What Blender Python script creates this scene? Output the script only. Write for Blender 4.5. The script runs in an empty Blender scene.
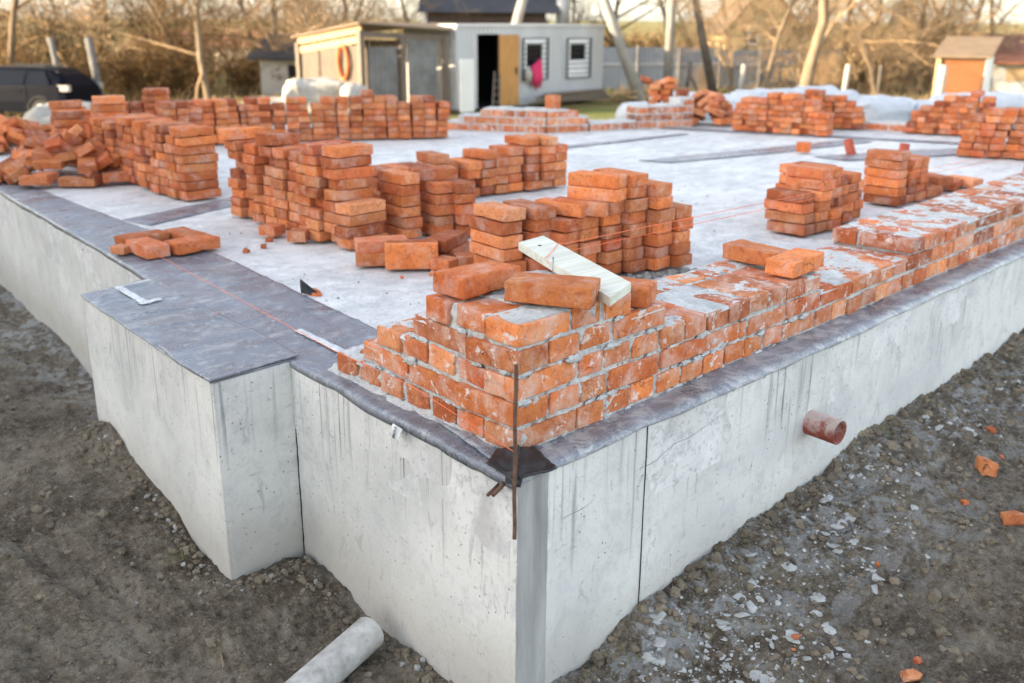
import bpy, math, random
from math import sin, cos, pi, radians
import numpy as np
from mathutils import Vector, Matrix, Euler, noise
from mathutils.bvhtree import BVHTree

random.seed(7)
scene = bpy.context.scene
COL = scene.collection
rnd = random.random
def U(a, b): return a + (b - a) * rnd()

# ------------------------------------------------------------------ camera
CAM = Vector((-1.7541, -1.7065, 1.137))
YAW, PIT, ROLL = radians(44.4747), radians(-18.2805), radians(0.3166)
FPX = 977.9
fw = Vector((cos(PIT)*cos(YAW), cos(PIT)*sin(YAW), sin(PIT)))
rt = fw.cross(Vector((0, 0, 1))).normalized(); up = rt.cross(fw)
rt, up = rt*cos(ROLL) + up*sin(ROLL), up*cos(ROLL) - rt*sin(ROLL)
cam_d = bpy.data.cameras.new('camera'); cam = bpy.data.objects.new('camera', cam_d); COL.objects.link(cam)
M = Matrix((rt, up, -fw)).transposed().to_4x4(); M.translation = CAM
cam.matrix_world = M
cam_d.sensor_width = 36; cam_d.lens = FPX*36/1024
cam_d.clip_start = 0.05; cam_d.clip_end = 3000
cam_d.dof.use_dof = True; cam_d.dof.focus_distance = 3.05; cam_d.dof.aperture_fstop = 2.4
scene.camera = cam
H2 = Vector((cos(YAW), sin(YAW), 0)); R2 = Vector((sin(YAW), -cos(YAW), 0))
def site(D, side, z=0.0):
    """ground plan point: D metres ahead of where the photographer stands, side metres to the right"""
    p = CAM + H2*D + R2*side
    return Vector((p.x, p.y, z))

# ------------------------------------------------------------------ materials
def new_mat(name):
    m = bpy.data.materials.new(name); m.use_nodes = True
    nt = m.node_tree; b = nt.nodes['Principled BSDF']
    return m, nt, b
class NT:
    def __init__(s, nt): s.nt = nt; s.n = nt.nodes; s.l = nt.links
    def node(s, t, **k):
        n = s.n.new(t)
        for a, v in k.items(): setattr(n, a, v)
        return n
    def link(s, a, b): s.l.new(a, b)
    def coord(s, scale=(1, 1, 1), kind='Object', off=None):
        tc = s.node('ShaderNodeTexCoord'); mp = s.node('ShaderNodeMapping')
        mp.inputs['Scale'].default_value = scale
        s.link(tc.outputs[kind], mp.inputs['Vector'])
        if off is not None: s.link(off, mp.inputs['Location'])
        return mp.outputs['Vector']
    def noise(s, vec, scale, detail=4, rough=.55, dist=0):
        n = s.node('ShaderNodeTexNoise'); n.inputs['Scale'].default_value = scale
        n.inputs['Detail'].default_value = detail; n.inputs['Roughness'].default_value = rough
        n.inputs['Distortion'].default_value = dist
        s.link(vec, n.inputs['Vector']); return n.outputs['Fac']
    def voro(s, vec, scale, feat='F1'):
        n = s.node('ShaderNodeTexVoronoi'); n.feature = feat; n.inputs['Scale'].default_value = scale
        s.link(vec, n.inputs['Vector']); return n.outputs['Distance']
    def ramp(s, fac, stops, interp='LINEAR'):
        r = s.node('ShaderNodeValToRGB'); e = r.color_ramp; e.interpolation = interp
        while len(e.elements) < len(stops): e.elements.new(.5)
        for el, (p, c) in zip(e.elements, stops):
            el.position = p; el.color = (*c, 1) if len(c) == 3 else c
        s.link(fac, r.inputs['Fac']); return r.outputs['Color']
    def mask(s, fac, a, b):
        n = s.node('ShaderNodeMapRange'); n.inputs['From Min'].default_value = a; n.inputs['From Max'].default_value = b
        n.clamp = True; s.link(fac, n.inputs['Value']); return n.outputs['Result']
    def mix(s, fac, a, b, blend='MIX'):
        n = s.node('ShaderNodeMix', data_type='RGBA', blend_type=blend)
        for sock, v in ((n.inputs[0], fac), (n.inputs[6], a), (n.inputs[7], b)):
            if isinstance(v, (int, float)): sock.default_value = v
            elif isinstance(v, tuple): sock.default_value = (*v, 1)
            else: s.link(v, sock)
        return n.outputs[2]
    def math(s, op, a, b=0.0):
        n = s.node('ShaderNodeMath', operation=op)
        for sock, v in ((n.inputs[0], a), (n.inputs[1], b)):
            if isinstance(v, (int, float)): sock.default_value = v
            else: s.link(v, sock)
        return n.outputs[0]
    def bump(s, h, strength, dist, b, normal=None):
        n = s.node('ShaderNodeBump'); n.inputs['Strength'].default_value = strength; n.inputs['Distance'].default_value = dist
        s.link(h, n.inputs['Height'])
        if normal is not None: s.link(normal, n.inputs['Normal'])
        s.link(n.outputs['Normal'], b.inputs['Normal']); return n.outputs['Normal']
    def sep(s, vec):
        n = s.node('ShaderNodeSeparateXYZ'); s.link(vec, n.inputs[0]); return n.outputs
g3 = lambda v: (v, v, v)

def mat_brick(name, smear):
    m, nt, b = new_mat(name); N = NT(nt)
    oi = N.node('ShaderNodeObjectInfo'); at = N.node('ShaderNodeAttribute', attribute_name='tone')
    tone = N.math('FRACT', N.math('ADD', oi.outputs['Random'], at.outputs['Fac']))
    t2 = N.math('FRACT', N.math('MULTIPLY', tone, 7.31)); off = N.node('ShaderNodeCombineXYZ')
    for k, mul in enumerate((37.0, 53.0, 71.0)): N.link(N.math('MULTIPLY', tone, mul), off.inputs[k])
    v = N.coord(off=off.outputs[0])
    base = N.ramp(tone, [(0, (.33, .080, .030)), (.12, (.50, .140, .045)), (.3, (.60, .195, .062)), (.42, (.41, .105, .038)), (.55, (.64, .23, .082)), (.68, (.37, .088, .036)), (.8, (.58, .25, .115)), (.9, (.46, .125, .046)), (1, (.50, .175, .080))])
    vr = N.node('ShaderNodeCombineColor'); k_ = N.math('MULTIPLY_ADD', t2, .62); k_.node.inputs[2].default_value = .74
    for q_ in range(3): N.link(k_, vr.inputs[q_])
    base = N.mix(1.0, base, vr.outputs[0], 'MULTIPLY')
    n1 = N.noise(v, 14, 5, .6); n2 = N.noise(v, 55, 4, .6); n3 = N.noise(v, 6, 3, .5, .6)
    c = N.mix(N.mask(n1, .40, .60), base, N.mix(1.0, base, (.84, .74, .68), 'MULTIPLY'))
    c = N.mix(N.math('MULTIPLY', N.mask(n3, .53, .66), .42), c, (.56, .26, .115))
    c = N.mix(N.math('MULTIPLY', N.mask(n2, .54, .66), .55), c, (.26, .07, .035))
    n4 = N.noise(v, 140, 3, .7); c = N.mix(N.math('MULTIPLY', N.mask(n4, .58, .70), .4), c, (.68, .40, .26))
    c = N.mix(N.math('MULTIPLY', N.mask(n4, .40, .30), .5), c, (.20, .055, .03))
    vc = N.node('ShaderNodeVectorMath', operation='ADD'); N.link(v, vc.inputs[0]); wr = N.node('ShaderNodeTexNoise'); wr.inputs['Scale'].default_value = 16; wr.inputs['Detail'].default_value = 3; N.link(v, wr.inputs['Vector'])
    sc_ = N.node('ShaderNodeVectorMath', operation='SCALE'); sc_.inputs['Scale'].default_value = .06; N.link(wr.outputs['Color'], sc_.inputs[0]); N.link(sc_.outputs[0], vc.inputs[1])
    ck = N.math('MULTIPLY', N.mask(N.voro(vc.outputs[0], 8, 'DISTANCE_TO_EDGE'), .016, .004), N.mask(N.noise(v, 5, 2), .50, .60))
    c = N.mix(N.math('MULTIPLY', ck, .75), c, (.10, .03, .018))
    # pale dust and lime bloom
    d = N.math('MULTIPLY', N.mask(N.noise(v, 9, 6, .68, .3), .50 if smear < .6 else .46, .66), smear)
    c = N.mix(d, c, (.63, .52, .46))
    if smear > .6:
        c = N.mix(N.math('MULTIPLY', N.mask(N.noise(v, 20, 6, .7, .5), .585, .625), .75), c, (.66, .65, .64))
    b.inputs['Roughness'].default_value = .9; b.inputs['Specular IOR Level'].default_value = .25
    N.link(c, b.inputs['Base Color'])
    h = N.math('ADD', N.math('MULTIPLY', n2, .6), N.math('MULTIPLY', N.noise(v, 160, 3, .6), .4))
    N.bump(h, 1.0, .0045, b)
    return m
def mat_simple(name, col, rough=.8, var=.25, scale=8, metal=0, bump=.2, bdist=.004, spec=.3, kind='Object', col2=None, stretch=(1, 1, 1)):
    m, nt, b = new_mat(name); N = NT(nt)
    v = N.coord(stretch, kind)
    n1 = N.noise(v, scale, 5, .6); n2 = N.noise(v, scale*5, 4, .6)
    f = N.mask(n1, .3, .7)
    dark = tuple(x*(1-var) for x in col); lite = col2 or tuple(min(1, x*(1+var*.6)) for x in col)
    c = N.mix(f, dark, lite)
    c = N.mix(N.math('MULTIPLY', N.mask(n2, .55, .75), var), c, tuple(x*.6 for x in col))
    N.link(c, b.inputs['Base Color'])
    b.inputs['Roughness'].default_value = rough; b.inputs['Metallic'].default_value = metal
    b.inputs['Specular IOR Level'].default_value = spec
    if bump: N.bump(n2, bump, bdist, b)
    return m
def mat_concrete_wall():
    m, nt, b = new_mat('formed concrete'); N = NT(nt)
    v = N.coord()
    big = N.noise(v, 1.6, 5, .62, .3); mid = N.noise(v, 8, 7, .7, .3); fine = N.noise(v, 90, 4, .65)
    c = N.mix(N.mask(big, .36, .62), (.52, .525, .515), (.66, .66, .635))
    c = N.mix(N.math('MULTIPLY', N.mask(mid, .50, .66), .38), c, (.36, .365, .375))
    c = N.mix(N.math('MULTIPLY', N.mask(fine, .54, .66), .22), c, (.30, .305, .31))
    # scrapes where the shuttering came off
    sc = N.noise(N.coord((7, 7, 2.6)), 3.0, 7, .74, .9)
    c = N.mix(N.math('MULTIPLY', N.mask(sc, .585, .635), .40), c, (.25, .255, .265))
    sc2 = N.noise(N.coord((11, 11, 34)), 2.0, 5, .7, .5)
    c = N.mix(N.math('MULTIPLY', N.mask(sc2, .62, .67), .45), c, (.22, .225, .235))
    # bug holes
    vo = N.voro(v, 30); hole = N.math('MULTIPLY', N.math('LESS_THAN', vo, .105), N.math('GREATER_THAN', N.noise(v, 3.5, 3), .47))
    c = N.mix(N.math('MULTIPLY', hole, .75), c, (.13, .13, .13))
    # drips running down from the edge
    xyz = N.sep(v)
    along = N.math('ADD', N.math('MULTIPLY', xyz[0], 1.0), N.math('MULTIPLY', xyz[1], 1.37))
    cb = N.node('ShaderNodeCombineXYZ'); N.link(along, cb.inputs[0]); N.link(N.math('MULTIPLY', xyz[2], .035), cb.inputs[2])
    st = N.mask(N.noise(cb.outputs[0], 44, 2, .5), .54, .62)
    wide = N.mask(N.noise(cb.outputs[0], 3.4, 3, .6), .44, .58)
    lenm = N.mask(N.math('ADD', xyz[2], N.math('MULTIPLY', N.noise(cb.outputs[0], 21, 2), .95)), .22, .42)
    c = N.mix(N.math('MULTIPLY', N.math('MULTIPLY', N.math('MULTIPLY', st, wide), lenm), .85), c, (.09, .09, .10))
    wash = N.mask(N.noise(cb.outputs[0], 7, 3, .6), .50, .72)
    c = N.mix(N.math('MULTIPLY', N.math('MULTIPLY', wash, lenm), .35), c, (.36, .36, .37))
    # damp earth splash above the soil
    low = N.mask(N.math('ADD', xyz[2], N.math('MULTIPLY', N.noise(v, 4, 4, .6), .30)), -.30, -.56)
    c = N.mix(N.math('MULTIPLY', low, .55), c, (.33, .30, .255))
    N.link(c, b.inputs['Base Color']); b.inputs['Roughness'].default_value = .85; b.inputs['Specular IOR Level'].default_value = .25
    h = N.math('SUBTRACT', N.math('ADD', N.math('MULTIPLY', mid, .6), N.math('MULTIPLY', fine, .25)), N.math('MULTIPLY', hole, .9))
    N.bump(h, .5, .006, b)
    return m
def mat_slab():
    m, nt, b = new_mat('floated concrete slab'); N = NT(nt)
    v = N.coord()
    big = N.noise(v, .9, 5, .62, .4); mid = N.noise(v, 7, 5, .65); fine = N.noise(v, 60, 4, .65)
    c = N.mix(N.mask(big, .38, .62), (.56, .565, .56), (.69, .69, .68))
    sw = N.noise(N.coord((.5, 2.4, 1)), 3.2, 6, .68, .8)
    c = N.mix(N.math('MULTIPLY', N.mask(sw, .47, .60), .5), c, (.45, .455, .46))
    c = N.mix(N.math('MULTIPLY', N.mask(mid, .52, .66), .45), c, (.33, .335, .345))
    c = N.mix(N.math('MULTIPLY', N.mask(mid, .46, .36), .6), c, (.76, .76, .75))
    vein = N.mask(N.math('ABSOLUTE', N.math('SUBTRACT', N.noise(N.coord((1, 1, 1)), 1.3, 6, .7, .5), .5)), .018, .004); c = N.mix(N.math('MULTIPLY', vein, .35), c, (.30, .30, .31))
    c = N.mix(N.math('MULTIPLY', N.mask(fine, .56, .66), .45), c, (.22, .22, .225))
    red = N.math('MULTIPLY', N.mask(N.noise(v, 2.3, 4, .7), .60, .78), .22)
    c = N.mix(red, c, (.47, .31, .25))
    N.link(c, b.inputs['Base Color']); b.inputs['Roughness'].default_value = .72; b.inputs['Specular IOR Level'].default_value = .4
    N.bump(N.math('ADD', N.math('MULTIPLY', mid, .7), N.math('MULTIPLY', fine, .5)), .35, .006, b)
    return m
def mat_felt(name='bitumen felt', dusty=0.0):
    m, nt, b = new_mat(name); N = NT(nt)
    v = N.coord()
    big = N.noise(v, 3, 6, .66, .5); fine = N.noise(v, 150, 4, .7); mid = N.noise(v, 13, 7, .74, .6)
    c = N.mix(N.mask(big, .38, .62), (.100, .112, .142), (.185, .203, .245))
    c = N.mix(N.math('MULTIPLY', N.mask(fine, .48, .66), .42), c, (.34, .35, .37))
    c = N.mix(N.math('MULTIPLY', N.mask(fine, .46, .36), .45), c, (.05, .053, .065))
    c = N.mix(N.math('MULTIPLY', N.mask(mid, .53-.12*dusty, .66-.10*dusty), .60+.25*dusty), c, (.47, .475, .47))
    sw = N.noise(N.coord((1, 5, 1)), 2.2, 7, .75, .5)
    c = N.mix(N.math('MULTIPLY', N.mask(sw, .53, .64), .45), c, (.42, .43, .44))
    br_ = N.noise(v, 60, 5, .75); c = N.mix(N.math('MULTIPLY', N.mask(br_, .60, .66), .6), c, (.52, .52, .51))
    c = N.mix(N.math('MULTIPLY', N.mask(N.noise(v, 5, 6, .7, .3), .54, .68), .40), c, (.22, .18, .16))
    N.link(c, b.inputs['Base Color']); N.link(N.mask(big, .26, .95), b.inputs['Roughness']); b.inputs['Specular IOR Level'].default_value = .6
    N.bump(N.math('ADD', fine, N.math('MULTIPLY', mid, .8)), .5, .004, b)
    return m
def mat_soil():
    m, nt, b = new_mat('bare earth'); N = NT(nt)
    v = N.coord()
    big = N.noise(v, .8, 5, .6, .5); mid = N.noise(v, 6, 7, .66, .1); fine = N.noise(v, 42, 6, .68)
    c = N.mix(N.mask(big, .35, .65), (.118, .090, .061), (.238, .196, .144))
    c = N.mix(N.math('MULTIPLY', N.mask(mid, .48, .68), .75), c, (.30, .262, .205))
    c = N.mix(N.math('MULTIPLY', N.mask(mid, .50, .34), .7), c, (.075, .06, .045))
    c = N.mix(N.math('MULTIPLY', N.mask(fine, .54, .64), .6), c, (.33, .305, .265))
    c = N.mix(N.math('MULTIPLY', N.mask(fine, .47, .36), .65), c, (.045, .036, .028))
    f2 = N.noise(v, 130, 4, .7); c = N.mix(N.math('MULTIPLY', N.mask(f2, .55, .66), .45), c, (.36, .345, .32))
    # cement dust spilled along the wall on the right
    xyz = N.sep(v)
    near = N.mask(N.math('ADD', xyz[1], N.math('MULTIPLY', N.noise(v, 1.7, 3), .7)), -.55, .1)
    sp = N.math('MULTIPLY', N.mask(N.noise(v, 8, 8, .76, .5), .485, .55), N.math('MULTIPLY', near, N.mask(xyz[0], -.1, .25)))
    c = N.mix(N.math('MULTIPLY', sp, .8), c, (.42, .422, .415))
    # dry grass far off
    d = N.node('ShaderNodeVectorMath', operation='LENGTH'); N.link(v, d.inputs[0])
    far = N.mask(N.math('ADD', d.outputs['Value'], N.math('MULTIPLY', big, 6)), 21, 30)
    gr = N.mix(N.mask(N.noise(v, .35, 5, .65), .4, .6), (.30, .23, .10), (.15, .17, .05))
    c = N.mix(far, c, gr)
    N.link(c, b.inputs['Base Color']); b.inputs['Roughness'].default_value = .95; b.inputs['Specular IOR Level'].default_value = .15
    N.bump(N.math('ADD', N.math('MULTIPLY', mid, .8), N.math('ADD', N.math('MULTIPLY', fine, .9), N.math('MULTIPLY', f2, .35))), 1.0, .034, b)
    return m
def mat_wood(name, col, dark, axis=(1, 14, 14), rough=.8):
    m, nt, b = new_mat(name); N = NT(nt)
    v = N.coord(axis); n = N.noise(v, 3, 6, .65, .4); n2 = N.noise(N.coord(), 6, 4)
    c = N.mix(N.mask(n, .4, .68), col, dark)
    c = N.mix(N.math('MULTIPLY', N.mask(n2, .5, .7), .4), c, tuple(x*.75 for x in col))
    N.link(c, b.inputs['Base Color']); b.inputs['Roughness'].default_value = rough; b.inputs['Specular IOR Level'].default_value = .25
    N.bump(n, .3, .003, b)
    return m
def mat_mortar(name, col):
    m, nt, b = new_mat(name); N = NT(nt)
    v = N.coord(); n1 = N.noise(v, 12, 6, .65, .3); n2 = N.noise(v, 70, 5, .7)
    c = N.mix(N.mask(n1, .35, .68), tuple(x*.74 for x in col), col)
    c = N.mix(N.math('MULTIPLY', N.mask(n2, .53, .64), .55), c, tuple(x*.40 for x in col))
    c = N.mix(N.math('MULTIPLY', N.mask(N.noise(v, 30, 4, .6), .63, .72), .5), c, (.47, .26, .17))
    N.link(c, b.inputs['Base Color']); b.inputs['Roughness'].default_value = .93; b.inputs['Specular IOR Level'].default_value = .2
    N.bump(N.math('ADD', n2, N.math('MULTIPLY', n1, .8)), 1.0, .009, b)
    return m
def mat_pipe():
    m, nt, b = new_mat('red pipe with cement film'); N = NT(nt)
    v = N.coord(); n = N.noise(v, 22, 6, .7, .3); z = N.sep(v)[2]
    f = N.math('MULTIPLY', N.mask(N.math('ADD', N.math('MULTIPLY', n, .30), z), -.165, -.110), .85)
    c = N.mix(f, (.21, .046, .031), (.40, .33, .30))
    c = N.mix(N.math('MULTIPLY', N.mask(N.noise(v, 60, 4), .58, .66), .6), c, (.33, .075, .055))
    N.link(c, b.inputs['Base Color']); b.inputs['Roughness'].default_value = .6; N.bump(n, .3, .003, b)
    return m
def mat_leaf(name, a, c2):
    m, nt, b = new_mat(name); N = NT(nt)
    oi = N.node('ShaderNodeObjectInfo')
    n = N.noise(N.coord(), 1.3, 5, .7)
    N.link(N.mix(N.mask(n, .35, .65), a, c2), b.inputs['Base Color']); b.inputs['Roughness'].default_value = .85
    b.inputs['Specular IOR Level'].default_value = .2
    return m

MT = dict(
    brick=mat_brick('loose clay brick', .34), laid=mat_brick('laid clay brick', .62),
    mortar=mat_mortar('grey mortar', (.64, .645, .64)), mortar_top=mat_mortar('fresh white mortar', (.68, .685, .68)),
    conc=mat_concrete_wall(), slab=mat_slab(), felt=mat_felt(), feltdusty=mat_felt('cement smeared felt', .45), soil=mat_soil(),
    clod=mat_simple('earth clod', (.19, .158, .118), .95, .5, 9, bump=.8, bdist=.01, spec=.1),
    stone=mat_simple('pale grey rubble', (.32, .315, .30), .93, .35, 11, bump=.7, bdist=.006, spec=.15),
    splat=mat_simple('dried cement splash', (.41, .412, .40), .93, .3, 14, bump=.6, bdist=.006, spec=.15),
    smooth=mat_simple('trowelled cement band', (.35, .35, .345), .85, .42, 11, bump=.2, stretch=(1, 1, .15)),
    mud=mat_simple('brown mud smear', (.22, .205, .19), .9, .3, 14, bump=.5),
    rust=mat_simple('rusty steel', (.15, .085, .06), .8, .45, 40, metal=.25, bump=.4, bdist=.002),
    string=mat_simple('orange builders line', (.85, .20, .09), .7, .1, 30, bump=0),
    plank=mat_wood('pale sawn plank', (.66, .66, .58), (.52, .50, .41)),
    pvc=mat_simple('dusty white plastic pipe', (.46, .445, .42), .6, .45, 14, bump=.3, col2=(.60, .59, .57)),
    pipe=mat_pipe(), tape=mat_simple('white film tape', (.60, .62, .63), .5, .3, 30, bump=.1),
    black=mat_simple('torn black bitumen', (.018, .018, .02), .4, .3, 20, bump=.4),
    ink=mat_simple('black ink', (.03, .03, .03), .6, .1, bump=0),
    crack=mat_simple('dark joint', (.045, .045, .05), .9, .2, 20, bump=0),
    steel=mat_simple('grey sheet steel', (.47, .48, .49), .5, .14, 1.1, metal=.15, bump=.05, stretch=(1, 1, .2)),
    steel_white=mat_simple('white painted sheet', (.68, .68, .66), .5, .12, 1.5, bump=.05),
    fence=mat_simple('grey profiled fence sheet', (.27, .30, .34), .5, .12, .6, metal=.15, bump=.05),
    asb=mat_simple('weathered corrugated sheet', (.185, .185, .18), .9, .35, 2.6, bump=.2),
    board=mat_wood('weathered board', (.19, .155, .125), (.10, .08, .062), (14, 14, 1)),
    lath=mat_wood('fresh timber', (.46, .32, .18), (.34, .22, .11), (8, 8, 8)),
    door=mat_wood('orange stained door', (.52, .27, .09), (.38, .19, .07), (10, 10, 1)),
    outw=mat_wood('brown stained boards', (.24, .105, .045), (.15, .062, .025), (1, 1, 9)),
    roofpale=mat_simple('sandy roofing sheet', (.19, .14, .095), .8, .2, 2, bump=.1),
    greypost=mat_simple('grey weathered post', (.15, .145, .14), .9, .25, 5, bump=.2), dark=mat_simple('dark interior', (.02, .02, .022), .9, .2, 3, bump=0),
    glass=None, paint=None, tyre=mat_simple('black rubber', (.022, .022, .024), .8, .2, 9, bump=.2),
    alloy=mat_simple('wheel alloy', (.5, .5, .52), .35, .1, 9, metal=.8, bump=0),
    lampg=mat_simple('clear lamp plastic', (.34, .32, .31), .15, .1, 9, bump=0, spec=.6),
    redlamp=mat_simple('red lamp plastic', (.45, .03, .02), .2, .1, 9, bump=0, spec=.6),
    white=mat_simple('white plastic frame', (.78, .79, .80), .4, .06, 6, bump=0),
    poly=mat_simple('white polythene wrap', (.46, .49, .53), .38, .14, 5, bump=.6, bdist=.03, spec=.5),
    sack=mat_simple('dusty white sack', (.40, .375, .33), .8, .2, 5, bump=.6, bdist=.03),
    cpole=mat_simple('concrete pole', (.33, .315, .29), .9, .2, 3, bump=.2),
    darkpole=mat_simple('tarred timber pole', (.12, .105, .09), .9, .3, 3, bump=.2),
    pink=mat_simple('pink cloth', (.62, .04, .13), .9, .2, 9, bump=.3),
    hose=mat_simple('orange hose', (.62, .16, .05), .5, .1, 9, bump=0),
    darkbrick=mat_simple('dark house wall', (.13, .095, .08), .9, .25, 6, bump=.2),
    darkroof=mat_simple('dark roof sheet', (.055, .057, .068), .6, .2, 3, bump=.1),
    cream=mat_simple('cream render', (.55, .43, .22), .9, .12, 1, bump=.1),
    redroof=mat_simple('red roof tiles', (.24, .10, .06), .8, .25, 2, bump=.2),
    plaster=mat_simple('pale render', (.50, .48, .44), .9, .15, 1, bump=.1),
    bark=mat_simple('pale bark', (.23, .175, .12), .9, .35, 6, bump=.4, bdist=.02, stretch=(1, 1, .3)),
    barkdark=mat_simple('brown bark', (.16, .115, .075), .9, .4, 6, bump=.4, bdist=.02, stretch=(1, 1, .3)),
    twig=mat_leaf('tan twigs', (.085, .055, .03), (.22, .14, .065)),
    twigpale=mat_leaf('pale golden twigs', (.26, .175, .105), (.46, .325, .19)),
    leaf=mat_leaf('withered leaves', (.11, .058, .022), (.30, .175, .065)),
    shade=mat_leaf('dark stems for shaded gaps', (.03, .024, .016), (.06, .045, .025)), shadeleaf=mat_leaf('dark leaves for shaded gaps', (.012, .016, .008), (.04, .042, .016)), evergreen=mat_leaf('evergreen needles', (.10, .105, .025), (.30, .25, .03)),  # the near-black stems and leaves paint in the shadowed inside of the thickets
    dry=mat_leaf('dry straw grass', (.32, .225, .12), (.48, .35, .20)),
    green=mat_leaf('short green grass', (.10, .14, .03), (.20, .22, .06)),
)
def _gloss(name, col, rough, spec=.6, coat=0):
    m, nt, b = new_mat(name); b.inputs['Base Color'].default_value = (*col, 1); b.inputs['Roughness'].default_value = rough
    b.inputs['Specular IOR Level'].default_value = spec; b.inputs['Coat Weight'].default_value = coat
    return m
MT['glass'] = _gloss('dark window glass', (.008, .010, .015), .15, .12)
MT['paint'] = _gloss('dark blue car paint', (.004, .005, .010), .5, .05, 0)

# ------------------------------------------------------------------ mesh building
class MB:
    def __init__(s): s.v = []; s.f = []; s.tone = []; s._t = 0.0
    def add(s, verts, faces):
        b = len(s.v); s.v.extend(tuple(x) for x in verts); s.f.extend(tuple(i + b for i in f) for f in faces)
        s.tone.extend([s._t]*len(verts)); return s
    def box(s, c, d, rz=0.0, rot=None):
        hx, hy, hz = d[0]/2, d[1]/2, d[2]/2
        R = rot if rot is not None else Matrix.Rotation(rz, 3, 'Z')
        vs = [Vector(c) + R @ Vector((x*hx, y*hy, z*hz)) for x in (-1, 1) for y in (-1, 1) for z in (-1, 1)]
        return s.add(vs, [(0, 1, 3, 2), (4, 6, 7, 5), (0, 4, 5, 1), (2, 3, 7, 6), (0, 2, 6, 4), (1, 5, 7, 3)])
    def bar(s, a, b, w, h=None):
        a, b = Vector(a), Vector(b); d = b - a; L = d.length
        q = d.to_track_quat('X', 'Z').to_matrix()
        return s.box((a+b)/2, (L, w, h or w), rot=q)
    def tube(s, pts, rad, n=8, caps=True):
        pts = [Vector(p) for p in pts]; k = len(pts)
        if isinstance(rad, (int, float)): rad = [rad]*k
        b = len(s.v); vs = []
        ref = None
        for i, p in enumerate(pts):
            t = (pts[min(i+1, k-1)] - pts[max(i-1, 0)])
            if t.length < 1e-9: t = Vector((0, 0, 1))
            t.normalize()
            if ref is None: ref = t.orthogonal().normalized()
            ref = (ref - t*ref.dot(t))
            ref = ref.normalized() if ref.length > 1e-6 else t.orthogonal().normalized()
            o = t.cross(ref)
            for j in range(n):
                a = 2*pi*j/n; vs.append(p + (ref*cos(a) + o*sin(a))*rad[i])
        fs = [(i*n+j, i*n+(j+1) % n, (i+1)*n+(j+1) % n, (i+1)*n+j) for i in range(k-1) for j in range(n)]
        if caps: fs += [tuple(reversed(range(n))), tuple(range((k-1)*n, k*n))]
        return s.add(vs, fs)
    def grid(s, fn, nu, nv, keep=None):
        vs = [fn(i/nu, j/nv) for i in range(nu+1) for j in range(nv+1)]
        fs = [(i*(nv+1)+j, (i+1)*(nv+1)+j, (i+1)*(nv+1)+j+1, i*(nv+1)+j+1) for i in range(nu) for j in range(nv) if keep is None or keep((i+.5)/nu, (j+.5)/nv)]
        return s.add(vs, fs)
    def prism(s, poly, z0, z1):
        n = len(poly)
        vs = [(x, y, z0) for x, y in poly] + [(x, y, z1) for x, y in poly]
        return s.add(vs, [tuple(reversed(range(n))), tuple(range(n, 2*n))] + [(i, (i+1) % n, n+(i+1) % n, n+i) for i in range(n)])
    def extrude(s, poly3, vec):
        n = len(poly3); vec = Vector(vec)
        vs = [Vector(p) for p in poly3] + [Vector(p)+vec for p in poly3]
        return s.add(vs, [tuple(reversed(range(n))), tuple(range(n, 2*n))] + [(i, (i+1) % n, n+(i+1) % n, n+i) for i in range(n)])
    def mesh(s, name, mat, smooth=False):
        me = bpy.data.meshes.new(name); me.from_pydata(s.v, [], s.f)
        if isinstance(mat, (list, tuple)):
            for x in mat: me.materials.append(x)
        elif mat: me.materials.append(mat)
        if any(s.tone):
            a = me.attributes.new('tone', 'FLOAT', 'POINT'); a.data.foreach_set('value', s.tone)
        if smooth:
            me.polygons.foreach_set('use_smooth', [True]*len(me.polygons))
        me.update(); return me
    def build(s, name, mat, parent=None, smooth=False, loc=None, weld=False):
        """one mesh object; with a parent the points are given in world space and moved into the parent's"""
        base = None
        if parent is not None: base = Vector(parent.get('base_at', (0, 0, 0)))
        if parent is None and loc is not None: base = Vector(loc)
        if base is not None: s.v = [(x-base.x, y-base.y, z-base.z) for x, y, z in s.v]
        o = bpy.data.objects.new(name, s.mesh(name, mat, smooth)); COL.objects.link(o)
        if parent is not None:
            o.parent = parent
            o['base_at'] = tuple(base)
        elif loc is not None:
            o.location = loc; o['base_at'] = tuple(loc)
        return o
def tag(o, label, cat, group=None):
    o['label'] = label; o['category'] = cat
    if group: o['group'] = group
    return o
def thing(name, loc, label, cat, group=None):
    o = bpy.data.objects.new(name, None); COL.objects.link(o); o.location = loc; o.empty_display_size = .1
    o['base_at'] = tuple(loc)
    return tag(o, label, cat, group)
def struct(o, kind='structure'): o['kind'] = kind; return o
def fbm(p, oc=4, H=1.0):
    return noise.fractal(p, H, 2.1, oc, noise_basis='PERLIN_ORIGINAL')

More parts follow.
